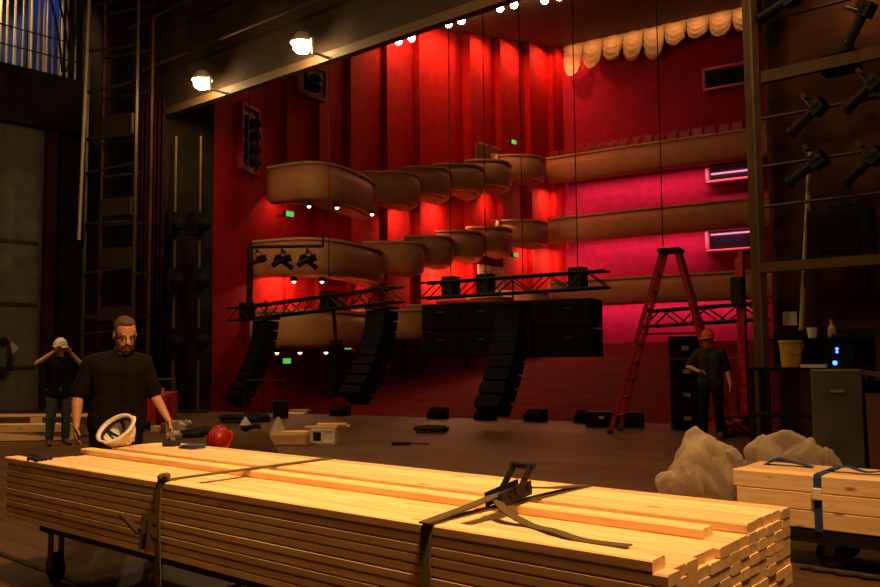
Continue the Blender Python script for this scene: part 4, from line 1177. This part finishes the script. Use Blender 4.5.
for k, (u, v) in enumerate(((300, 411), (296, 414))):
    p = atz(u, v, .0); m_ = MB(); m_.box(p + Z * .02, (.5, .3, .04), R(-10)); tag(m_.build('pale_board', 'pine', None, p), 'pale short board near the stage edge, %s' % ('rear one', 'front one')[k], 'board', 'pale boards near the stage edge')
# stand frame below the left array
sf = fl(268, 20.6); root = thing('frame_stand', sf, 'thin black floor stand below the left speaker array', 'stand')
for (dx, hh) in ((-.55, 1.0), (-.1, .9), (.45, .9)):
    m_ = MB(); m_.tube(sf + V((dx, 0, 0)), sf + V((dx, 0, hh)), .02, 6); m_.build('upright', 'black_metal', root, sf)
m_ = MB(); m_.tube(sf + V((-.55, 0, .88)), sf + V((.45, 0, .88)), .018, 6); m_.tube(sf + V((-.55, 0, .1)), sf + V((.45, 0, .1)), .018, 6); m_.build('crossbar', 'black_metal', root, sf)
sp2 = fl(281, 20.3); m_ = MB(); m_.box(sp2 + Z * .2, (.36, .34, .4), .2); tag(m_.build('black_case', 'black_paint', None, sp2, bevel=.02), 'small black case on the floor right of the thin stand', 'case')

# ================================================================== LADDER, LIFT, CASES
LA = fl(607, 15.5); LB = fl(723, 14.6); top = at(667, 250, 15.0)
ld = thing('stepladder', V((top.x, top.y, 0)), 'tall red two-sided stepladder standing open at the right', 'ladder')
lx = (LB - LA).normalized(); ly = V((-lx.y, lx.x, 0))
org = ld.location
def rail_(nm, foot, topp): 
    q = MB(); q.bar(foot, topp, .04, .085, lx); return q.build(nm, 'red_fibre', ld, org, bevel=.006)
sides = {}
for s_, ft in ((-1, LA), (1, LB)):
    for e in (0, 1):
        foot = ft + ly * (.0 + .72 * e) ; tp_ = top + lx * (.13 * s_) + ly * (.18 + .34 * e); 
        rail_('rail', foot + Z * .02, tp_); sides[s_, e] = (foot, tp_)
    for k in range(1, 10):
        t_ = k / 10.2
        a = sides[s_, 0][0].lerp(sides[s_, 0][1], t_); b = sides[s_, 1][0].lerp(sides[s_, 1][1], t_)
        q = MB(); q.bar(a, b, .07, .025); q.build('rung', 'red_fibre', ld, org)
q = MB(); q.obox(top + ly * .35 + Z * .02, lx * .2, ly * .25, Z * .035); q.build('top_cap', 'black_metal', ld, org, bevel=.01)
for e in (0, 1):
    a = sides[-1, e][0].lerp(sides[-1, e][1], .55); b = sides[1, e][0].lerp(sides[1, e][1], .55); q = MB(); q.bar(a, b, .02, .02); q.build('spreader', 'black_metal', ld, org)
for s_ in (-1, 1):
    for e in (0, 1):
        q = MB(); q.box(sides[s_, e][0] + Z * .03, (.1, .1, .06)); q.build('rubber_foot', 'rubber', ld, org)
# case stack behind the ladder
pk = fl(683, 16.4)
for k in range(4):
    p = pk + Z * (.02 + .44 * k); root = thing('road_case', p, 'black road case behind the ladder, %s from the floor' % ORD[k], 'case', 'stack of road cases behind the ladder')
    m_ = MB(); m_.box(p + Z * .215, (.56, .56, .42), AD * .3); m_.build('body', 'black_paint', root, p)
    m_ = MB()
    for sx in (-1, 1):
        for zz in (.03, .40): m_.box(p + Matrix.Rotation(AD * .3, 3, 'Z') @ V((.25 * sx, -.285, zz)), (.06, .02, .06), AD * .3)
    m_.build('corner_guard', 'dark_steel', root, p)
    m_ = MB(); m_.box(p + Matrix.Rotation(AD * .3, 3, 'Z') @ V((0, -.29, .2)), (.14, .02, .08), AD * .3); m_.build('latch', 'pale_steel', root, p)
    if k == 0:
        m_ = MB()
        for sx in (-1, 1):
            for sy in (-1, 1): m_.box(p + V((.2 * sx, .2 * sy, -.005)), (.05, .05, .03))
        m_.build('caster', 'rubber', root, p)
# mast lift
pm = fl(741, 15.4); root = thing('mast_lift', pm, 'red upright mast lift beside the right proscenium post', 'lift')
m_ = MB(); m_.box(pm + Z * 1.6, (.14, .14, 3.1), AD); m_.build('outer_mast', 'red_steel', root, pm, bevel=.01)
m_ = MB(); m_.box(pm + Z * 1.75 + V((-.02, -.12, 0)), (.09, .09, 3.1), AD); m_.build('inner_mast', 'red_steel', root, pm)
m_ = MB(); m_.box(pm + Z * .14, (.6, .7, .16), AD); m_.build('base', 'red_steel', root, pm, bevel=.02)
for a_ in (35, 145, 215, 325):
    m_ = MB(); e = V((math.cos(R(a_)), math.sin(R(a_)), 0)); m_.bar(pm + e * .3 + Z * .16, pm + e * .75 + Z * .12, .06, .06); m_.tube(pm + e * .75 + Z * .0, pm + e * .75 + Z * .2, .03); m_.build('outrigger', 'red_steel', root, pm)
m_ = MB(); bx_ = pm + V((-.05, -.4, 0))
for zz in (.35, .9, 1.35):
    for (a, b) in (((-.3, -.28), (.3, -.28)), ((-.3, .28), (.3, .28)), ((-.3, -.28), (-.3, .28)), ((.3, -.28), (.3, .28))): m_.tube(bx_ + V((a[0], a[1], zz)), bx_ + V((b[0], b[1], zz)), .018, 6)
for a in ((-.3, -.28), (.3, -.28), (-.3, .28), (.3, .28)): m_.tube(bx_ + V((a[0], a[1], .3)), bx_ + V((a[0], a[1], 1.35)), .018, 6)
m_.build('basket', 'red_steel', root, pm)
m_ = MB(); m_.box(bx_ + Z * .33, (.6, .56, .04)); m_.build('platform', 'dark_steel', root, pm)
m_ = MB(); m_.box(pm + V((-.1, -.15, 2.55)), (.2, .2, .5), AD); m_.build('motor_box', 'black_metal', root, pm)

# ================================================================== RIGHT BACKSTAGE
kb = fl(832, 10.0)
root = thing('steel_cabinet', kb, 'grey steel cabinet with a dark open side behind the timber stack', 'cabinet')
ka = AD * .55; km = Matrix.Rotation(ka, 3, 'Z')
m_ = MB(); m_.box(kb + km @ V((0, 0, .62)), (.52, .55, 1.24), ka); m_.build('body', 'grey_steel', root, kb, bevel=.012)
pts_ = [km @ V(q) for q in ((.26, -.27, 1.24), (.80, -.27, 1.15), (.80, .27, 1.15), (.26, .27, 1.24))]
m_ = MB(); m_.hexa([kb + q - Z * .05 for q in pts_] + [kb + q for q in pts_]); m_.hexa([kb + km @ V(q) for q in ((.76, -.27, 0), (.80, -.27, 0), (.80, .27, 0), (.76, .27, 0), (.76, -.27, 1.12), (.80, -.27, 1.12), (.80, .27, 1.12), (.76, .27, 1.12))]); m_.build('side_wing', 'grey_steel', root, kb)
m_ = MB(); m_.box(kb + km @ V((0, -.285, 1.0)), (.14, .02, .03), ka); m_.build('handle', 'pale_steel', root, kb)
m_ = MB(); m_.box(kb + km @ V((.52, .2, .55)), (.46, .05, 1.1), ka); m_.build('recess_panel', 'black_paint', root, kb)
# workbench with bucket
wb = fl(806, 11.3); root = thing('work_bench', wb, 'dark work bench under the lighting frame', 'bench')
wa = AD; wm = Matrix.Rotation(wa, 3, 'Z')
m_ = MB(); m_.box(wb + Z * 1.22, (1.5, .5, .05), wa); m_.build('bench_top', 'black_paint', root, wb)
for sx in (-.7, .7):
    for sy in (-.2, .2):
        m_ = MB(); m_.box(wb + wm @ V((sx, sy, .6)), (.06, .06, 1.2), wa); m_.build('leg', 'black_metal', root, wb)
m_ = MB(); m_.box(wb + Z * .6, (1.4, .42, .04), wa); m_.build('lower_shelf', 'black_paint', root, wb)
m_ = MB(); m_.box(wb + wm @ V((.1, .2, 1.62)), (1.3, .2, .03), wa); m_.box(wb + wm @ V((.1, .3, 1.5)), (1.3, .02, .5), wa); m_.build('rear_shelf', 'black_paint', root, wb)
bk = at(791, 367, 11.5); bk.z = 1.245
bk2 = wb + wm @ V((-.22, -.02, 1.245))
r_ = ray(791, 360); tt = (bk2 - EYE).dot(V((0, 1, 0))) / r_.y; bq = EYE + r_ * tt; bk2.x = bq.x
root = thing('bucket', bk2, 'yellow plastic bucket standing on the dark work bench', 'bucket')
m_ = MB(); m_.lathe([(.115, 0), (.12, .005), (.145, .33), (.155, .33), (.155, .36), (.14, .36), (.115, .02), (.01, .015)], 24, Matrix.Translation(bk2)); m_.build('body', 'yellow_plastic', root, bk2, smooth=False)
m_ = MB(); m_.path([bk2 + V((.15 * math.cos(q), -.02, .34 - .22 * math.sin(q) * .6)) + V((0, -.15 * math.sin(q), 0)) for q in [math.pi * i / 10 for i in range(11)]], .005, 6); m_.build('bail_handle', 'pale_steel', root, bk2)
ph = onT(784, 318) + N * .24; m_ = MB(); m_.box(ph, (.2, .012, .2), AD)
tag(m_.build('paper_sheet', 'grey_paper', None, ph), 'square pale paper sheet hanging above the yellow bucket', 'paper')
sy = wb + wm @ V((.05, .2, 1.636))
for k, (u, lb, m1) in enumerate(((810, 'pale paper cup on the bench rear shelf', 'white_plastic'), (828, 'tan bottle on the bench rear shelf', 'plywood'))):
    q = sy + wm @ V((-.05 + .25 * k, 0, 0)); m_ = MB()
    if k == 0: m_.lathe([(.05, 0), (.07, .14), (.072, .14), (.06, .13), (.045, .01)], 16, Matrix.Translation(q))
    else: m_.lathe([(.045, 0), (.05, .02), (.05, .12), (.018, .17), (.018, .24), (.02, .24)], 16, Matrix.Translation(q))
    tag(m_.build(('paper_cup', 'bottle')[k], m1, None, q), lb, ('cup', 'bottle')[k])
q = sy + wm @ V((.33, -.02, 0)); m_ = MB(); m_.lathe([(.02, 0), (.09, .015), (.13, .045), (.125, .045), (.08, .02)], 18, Matrix.Translation(q)); tag(m_.build('shallow_dish', 'plywood', None, q), 'tan shallow dish beside the bottle on the rear shelf', 'dish')
q = wb + wm @ V((.42, .02, 1.245)); root = thing('power_unit', q, 'black rack unit with blue lights on the work bench', 'electronics')
m_ = MB(); m_.box(q + Z * .15, (.36, .3, .3), wa); m_.build('body', 'black_paint', root, q, bevel=.01)
for k, (dx, zz, rr) in enumerate(((-.05, .06, .03), (-.02, .24, .02), (-.02, .20, .018))):
    m_ = MB(); m_.sphere(q + wm @ V((dx, -.155, zz)), rr, 10); m_.build('indicator', 'led_blue', root, q)
q = wb + wm @ V((.12, -.18, 1.245)); m_ = MB(); m_.box(q + Z * .02, (.3, .1, .04), wa); tag(m_.build('white_ruler', 'white_plastic', None, q), 'flat white bar on the bench between bucket and blue lights', 'bar')
lp = fl(869, 9.2); m_ = MB(); m_.box(lp + V((.05, 0, .5)), (.22, .04, 1.0), AD * .4, 0, R(-6)); tag(m_.build('leaning_panel', 'brown_wood', None, lp), 'red-brown wooden panel leaning at the right edge', 'panel')

# ================================================================== PEOPLE
def solidify_mesh(mb, name, m, parent, vox=.009, sm=4, wrinkle=0., org=None):
    me = bpy.data.meshes.new('tmp'); mb.bm.to_mesh(me); mb.bm.free()
    ob = bpy.data.objects.new('tmp', me); COL.objects.link(ob)
    a = ob.modifiers.new('r', 'REMESH'); a.mode = 'VOXEL'; a.voxel_size = vox; a.use_smooth_shade = True
    b = ob.modifiers.new('s', 'SMOOTH'); b.factor = .5; b.iterations = sm
    dg = bpy.context.evaluated_depsgraph_get(); dg.update()
    nm = bpy.data.meshes.new_from_object(ob.evaluated_get(dg))
    bpy.data.objects.remove(ob); bpy.data.meshes.remove(me)
    if wrinkle:
        for v in nm.vertices:
            c_ = v.co; n_ = noise.noise(V((c_.x * 9, c_.y * 9, c_.z * 16))) + .6 * noise.noise(c_ * 24)
            v.co = c_ + v.normal * wrinkle * n_
    nm.materials.clear(); nm.materials.append(M[m])
    for p in nm.polygons: p.use_smooth = True
    nm.name = name
    o = bpy.data.objects.new(name, nm); COL.objects.link(o)
    if parent is not None: o.parent = parent
    return o
def frame_from(d, ref):
    d = V(d).normalized(); x = V(ref) - d * V(ref).dot(d); x.normalize(); return d, x, d.cross(x)
def hand(mb, wrist, dirv, palm, thumb, curl=.5, s=1.):
    # dirv: towards the fingertips, palm: palm normal, thumb: the side of the thumb
    d, t_, _ = frame_from(dirv, thumb); n_ = V(palm) - d * V(palm).dot(d); n_ = (n_ - t_ * n_.dot(t_)).normalized()
    w = V(wrist)
    for k in range(4):
        o = t_ * (.030 - .02 * k) * s
        mb.cap(w + o * .55 + d * .012 * s, w + o + d * .082 * s, .016 * s, .0125 * s, 8)
    for k, L_ in enumerate((.068, .078, .072, .056)):
        p = w + t_ * (.031 - .0205 * k) * s + d * (.085 - .006 * abs(k - 1)) * s
        dd_ = d; seg = (L_ * .45 * s, L_ * .32 * s, L_ * .27 * s); ang = curl
        for j, l in enumerate(seg):
            dd_ = (d * math.cos(ang) + n_ * math.sin(ang)).normalized()
            q = p + dd_ * l; mb.cap(p, q, (.0092 - .0007 * j) * s, (.0086 - .0007 * j) * s, 7); p = q; ang += curl * .9
    p = w + t_ * .03 * s + d * .02 * s
    dd_ = (t_ * .75 + d * .6 + n_ * .25).normalized(); q = p + dd_ * .045 * s; mb.cap(p, q, .0145 * s, .0115 * s, 8)
    dd2 = (d * .85 + t_ * .3 + n_ * .35).normalized(); mb.cap(q, q + dd2 * .034 * s, .0112 * s, .0095 * s, 8)
def head_geo(mb, c, fwd, up, s=1., beard=False):
    f, u, r = V(fwd).normalized(), None, None
    u = V(up) - f * V(up).dot(f); u.normalize(); r = f.cross(u)
    rot = Matrix((r, f, u)).transposed()
    def P(x, y, z): return V(c) + (r * x + f * y + u * z) * s
    mb.sphere(P(0, -.01, .03), .1 * s, 18, (.77, .97, .92), rot)      # skull
    mb.sphere(P(0, .025, -.045), .075 * s, 14, (.80, .86, 1.0), rot)   # face
    mb.sphere(P(0, .065, -.098), .03 * s, 10, (1.1, .9, .8), rot)      # chin
    mb.cap(P(0, .088, .012), P(0, .112, -.03), .011 * s, .016 * s, 8)  # nose
    mb.cap(P(-.03, .074, .026), P(.03, .074, .026), .014 * s, .014 * s, 8)  # brow
    mb.cap(P(-.022, .083, -.066), P(.022, .083, -.066), .011 * s, .011 * s, 8)  # lips
    for sg in (-1, 1): mb.sphere(P(.078 * sg, -.005, -.01), .032 * s, 10, (.32, .6, 1.), rot)
    return P, rot
def person(loc, rz, J, label, shirt, trousers, hair, vox=.009, build=1., hat=None, beard=None, sleeve=.75, shoes='boot_leather', name='person', hands=None, curl=.45, headfwd=(0, -1, 0), headup=(0, 0, 1), hs=1., jacket=False):
    root = thing(name, loc, label, 'person', None, rz)
    J = {k: V(v) for k, v in J.items()}
    b = build
    mb = MB()
    pel, ch, nk, hd_ = J['pelvis'], J['chest'], J['neck'], J['head']
    sr, sl_ = J['shoulder_r'], J['shoulder_l']; hr_, hl_ = J['hip_r'], J['hip_l']
    ax = (sl_ - sr).normalized(); ap = (hl_ - hr_).normalized()
    def torso(m, g):
        for sg in (-1, 1):
            m.cap(pel + ap * .075 * b * sg, pel.lerp(ch, .5) + (ap + ax).normalized() * .075 * b * sg, (.115 + g) * b, (.11 + g) * b)
            m.cap(pel.lerp(ch, .5) + (ap + ax).normalized() * .075 * b * sg, ch + ax * .085 * b * sg, (.11 + g) * b, (.118 + g) * b)
        m.cap(sr.lerp(ch, .12), sl_.lerp(ch, .12), (.07 + g) * b, (.07 + g) * b)
        m.cap(ch, nk, (.10 + g * .5) * b, (.06 + g * .3))
        m.cap(sr, nk - (nk - ch).normalized() * .02, (.055 + g) * b, (.05 + g * .3)); m.cap(sl_, nk - (nk - ch).normalized() * .02, (.055 + g) * b, (.05 + g * .3))
    torso(mb, 0)
    mb.cap(nk - (nk - ch).normalized() * .03, hd_ + (nk - hd_) * .35, .058 * hs, .054 * hs)
    P, rot = head_geo(mb, hd_, headfwd, headup, hs)
    for s_ in 'rl':
        S, E, Wr = J['shoulder_' + s_], J['elbow_' + s_], J['wrist_' + s_]
        mb.cap(S, E, .053 * b, .041 * b); mb.cap(E, E.lerp(Wr, .35), .041 * b, .04 * b); mb.cap(E.lerp(Wr, .35), Wr, .04 * b, .026)
        Hh, Kn, An, To = J['hip_' + s_], J['knee_' + s_], J['ankle_' + s_], J['toe_' + s_]
        mb.cap(Hh, Kn, .085 * b, .055 * b); mb.cap(Kn, Kn.lerp(An, .35), .055 * b, .056 * b); mb.cap(Kn.lerp(An, .35), An, .056 * b, .036)
        mb.cap(An - Z * .02, To, .036, .026)
        hdv, pn_, th_ = hands[s_]
        hand(mb, Wr, hdv, pn_, th_, curl, 1.0)
    solidify_mesh(mb, 'body', 'skin', root, vox, 3)
    m = MB(); torso(m, .016)
    for s_ in 'rl':
        S, E, Wr = J['shoulder_' + s_], J['elbow_' + s_], J['wrist_' + s_]
        if sleeve <= 1: m.cap(S, S.lerp(E, sleeve), .072 * b, .064 * b)
        else:
            m.cap(S, E, .072 * b, .056 * b); m.cap(E, E.lerp(Wr, sleeve - 1), .056 * b, .045 * b)
    # hem
    for sg in (-1, 1): m.cap(pel + ap * .08 * b * sg, pel + ap * .085 * b * sg - (ch - pel).normalized() * .07, .132 * b, .128 * b)
    solidify_mesh(m, 'jacket' if jacket else 'shirt', shirt, root, max(vox, .011), 3, .006)
    m = MB()
    for s_ in 'rl':
        Hh, Kn, An = J['hip_' + s_], J['knee_' + s_], J['ankle_' + s_]
        m.cap(Hh, Kn, .108 * b, .078 * b); m.cap(Kn, An + (Kn - An).normalized() * .04, .078 * b, .066 * b)
    m.cap(J['hip_r'] + Z * .03, J['hip_l'] + Z * .03, .118 * b, .118 * b)
    solidify_mesh(m, 'trousers', trousers, root, max(vox, .012), 3, .007)
    for s_ in 'rl':
        An, To = J['ankle_' + s_], J['toe_' + s_]
        m = MB(); m.cap(An + Z * .05, An - Z * .02, .056, .058); m.cap(An - Z * .03 - (To - An).normalized() * .02, To, .05, .042)
        solidify_mesh(m, 'boot', shoes, root, .011, 2)
    # eyes
    for sg in (-1, 1):
        m = MB(); m.sphere(P(.031 * sg, .077, .003), .0100 * hs, 10); m.build('eye', 'eye_white', root, smooth=True)
        m = MB(); m.sphere(P(.031 * sg, .0825, .001), .0055 * hs, 8); m.build('pupil', 'hair_black', root, smooth=True)
    if hair:
        m = MB(); m.sphere(P(0, -.028, .055), .1 * hs, 18, (.80, .94, .80), rot); m.sphere(P(0, -.05, .0), .08 * hs, 14, (.92, .75, 1.05), rot)
        m.sphere(P(0, .035, .100), .04 * hs, 10, (1.2, .9, .55), rot)
        for sg in (-1, 1): m.cap(P(.068 * sg, .005, .03), P(.069 * sg, .008, -.02), .014, .010, 8)
        solidify_mesh(m, 'hair', hair, root, .008, 2, .003)
    if beard:
        m = MB()
        for sg in (-1, 1): m.cap(P(.062 * sg, .02, -.035), P(.045 * sg, .055, -.095), .02, .024, 8); m.cap(P(.045 * sg, .055, -.095), P(0, .078, -.118), .024, .028, 8); m.cap(P(.0, .097, -.048), P(.032 * sg, .082, -.066), .008, .009, 8)
        solidify_mesh(m, 'beard', beard, root, .007, 2, .002)
    if hat:
        m = MB(); mt = (Matrix.Translation(P(0, -.008, .062)) @ rot.to_4x4() @ Matrix.Rotation(R(180), 4, 'Z')); hard_hat(m, mt, .107 * hs); m.build('hard_hat', hat, root, smooth=True)
    return root

# standing pose, facing -Y, x to the picture right. The wearer's right arm is at -x seen from the front
def stand(h=1.78, **kw):
    k = h / 1.78
    J = dict(pelvis=(0, 0, .95), chest=(0, 0, 1.33), neck=(0, 0, 1.50), head=(0, -.015, 1.65), shoulder_r=(-.20, 0, 1.43), shoulder_l=(.20, 0, 1.43),
             elbow_r=(-.27, .03, 1.14), elbow_l=(.27, .03, 1.14), wrist_r=(-.29, -.06, .89), wrist_l=(.29, -.06, .89),
             hip_r=(-.10, 0, .92), hip_l=(.10, 0, .92), knee_r=(-.12, -.02, .50), knee_l=(.12, -.02, .50), ankle_r=(-.13, .03, .10), ankle_l=(.13, .03, .10),
             toe_r=(-.16, -.13, .045), toe_l=(.16, -.13, .045))
    J.update(kw)
    return {a: V(b) * k for a, b in J.items()}
# bearded person in black behind the stack
J = stand(1.80, chest=(0, -.02, 1.32), neck=(.025, -.045, 1.485), head=(.04, -.09, 1.63), shoulder_r=(-.205, 0, 1.385), shoulder_l=(.205, -.01, 1.385),
          elbow_r=(-.31, -.0, 1.12), wrist_r=(-.325, -.10, .88), elbow_l=(.30, -.03, 1.10), wrist_l=(.385, -.20, .90))
mp = fl(119, 7.3)
person(mp, math.atan2(-mp.x, mp.y) + R(8), J, 'bearded person in black shirt looking down behind the lumber stack', 'black_shirt', 'black_trousers', 'hair_brown', vox=.0065, build=1.13, beard='beard_brown',
       sleeve=.86, hands={'r': ((-.05, -.15, -1), (.9, -.2, 0), (0, -1, 0)), 'l': ((.25, -.3, -1), (-.9, -.2, 0), (0, -1, 0))}, headfwd=(.10, -1, -.40), headup=(.0, -.2, 1), hs=1.13, curl=.35)
# clip badge on shirt, pocket keys are left out
# small person, arms raised
J = stand(1.74, elbow_r=(-.38, -.10, 1.40), wrist_r=(-.12, -.17, 1.60), elbow_l=(.36, -.14, 1.33), wrist_l=(.13, -.19, 1.58), shoulder_r=(-.20, 0, 1.44), shoulder_l=(.20, 0, 1.44), head=(0, -.03, 1.65))
pp_ = fl(61, 14.3)
person(pp_, math.atan2(-pp_.x, pp_.y) + R(12), J, 'person in black T-shirt and jeans raising both hands to a pale hat', 'black_shirt', 'denim', 'hair_black', vox=.010, build=1.0, sleeve=.8,
       hands={'r': ((.45, -.1, .6), (.6, .2, -.5), (0, -.5, .8)), 'l': ((-.45, -.1, .6), (-.6, .2, -.5), (0, -.5, .8))}, headfwd=(.05, -1, -.15), curl=.5, hat='white_plastic')
# white cap on the small one
# person at the ladder, back/side view
J = stand(1.80, elbow_r=(-.34, -.12, 1.20), wrist_r=(-.12, -.30, 1.12), elbow_l=(.28, .02, 1.12), wrist_l=(.34, -.10, .88), head=(-.02, -.04, 1.65))
pl_ = fl(708, 14.6)
person(pl_, math.atan2(-pl_.x, pl_.y) - R(10), J, 'person in orange hard hat and grey shirt standing at the red ladder', 'grey_shirt', 'black_trousers', 'hair_black', vox=.010, build=1.02, sleeve=.85,
       hands={'r': ((.8, -.3, -.1), (0, .3, -1), (0, -.8, .5)), 'l': ((.1, -.1, -1), (-.9, -.2, 0), (0, -1, 0))}, hat='orange_shell', headfwd=(-.5, -1, -.15))
# crouching person with red hard hat
J = dict(pelvis=(.18, .10, .34), chest=(.02, -.06, .60), neck=(-.10, -.16, .66), head=(-.17, -.27, .62), shoulder_r=(-.15, -.18, .58), shoulder_l=(.12, -.04, .58),
         elbow_r=(-.22, -.30, .33), wrist_r=(-.12, -.42, .14), elbow_l=(.10, -.28, .34), wrist_l=(.02, -.46, .14),
         hip_r=(.08, .12, .32), hip_l=(.26, .06, .32), knee_r=(-.05, -.20, .36), knee_l=(.32, -.28, .34), ankle_r=(.02, .06, .10), ankle_l=(.30, .02, .10), toe_r=(-.03, -.12, .045), toe_l=(.30, -.17, .045))
cp = fl(246, 8.4)
person(cp, math.atan2(-cp.x, cp.y) + R(-10), J, 'crouching person in red hard hat and dark jacket bent over behind the stack', 'brown_jacket', 'black_trousers', None, vox=.009, build=1.12, sleeve=1.85,
       hands={'r': ((.1, -.5, -.8), (.3, .3, -.5), (1, 0, 0)), 'l': ((-.1, -.5, -.8), (.3, .3, -.5), (-1, 0, 0))}, hat='red_shell', headfwd=(-.25, -.75, -.75), headup=(-.3, -.75, .6), jacket=True, hs=1.04)

# ================================================================== LIGHTS OF THE STAGE
WARM = (1, .55, .19)
l = light('AREA', (1.5, 1.7, 8.4), 300, (1, .50, .17), 1.4, (-.8, 4.6, .8)); l.data.spread = R(84)
light('AREA', (-8.5, 11, 9.5), 420, WARM, 1.5, (-8.0, 14.5, 0))
light('AREA', (0, 12, 11), 260, WARM, 2., (0, 14, 0))
light('AREA', (7, 7.5, 8.5), 12, WARM, 1.2, (7, 11, 3.5))
# warm lamp on the wall behind the right gantry
light('SPOT', onT(850, 20) + D * .3 + N * .15 + Z * 1.6, 190, (1, .5, .18), .1, onT(850, 40) + N * .62, spot=R(75))
light('AREA', (4.4, 6.6, 7.5), 60, WARM, .5, (5.6, 9.6, .6))
# blue and warm work light of the fly gallery
gq = CN - N * 3.4 - D * .2 + Z * 12.5
light('SPOT', gq, 420, (1, .68, .36), .2, CN - N * 1.0 - D * .6 + Z * 10.9, spot=R(70))
light('SPOT', CN - N * .3 - D * .9 + Z * 14.6, 260, (.12, .3, 1), .1, CN - N * .2 - D * 1.45 + Z * 11.2, spot=R(50))
# dim fill light added for the balcony fronts, no lamp hangs there
light('AREA', (-1, 20, 11.2), 40, (1, .52, .25), 3., (3, 34, 7))

wd = bpy.data.worlds.new('world'); SC.world = wd; wd.use_nodes = True
wd.node_tree.nodes['Background'].inputs['Color'].default_value = (.02, .011, .006, 1); wd.node_tree.nodes['Background'].inputs['Strength'].default_value = .12
SC.view_settings.view_transform = 'Standard'; SC.view_settings.look = 'None'; SC.view_settings.gamma = 1; SC.view_settings.exposure = 0.
SC.view_settings.use_curve_mapping = False
SC.cycles.use_denoising = True
SC.cycles.max_bounces = 5
SC.cycles.transparent_max_bounces = 24
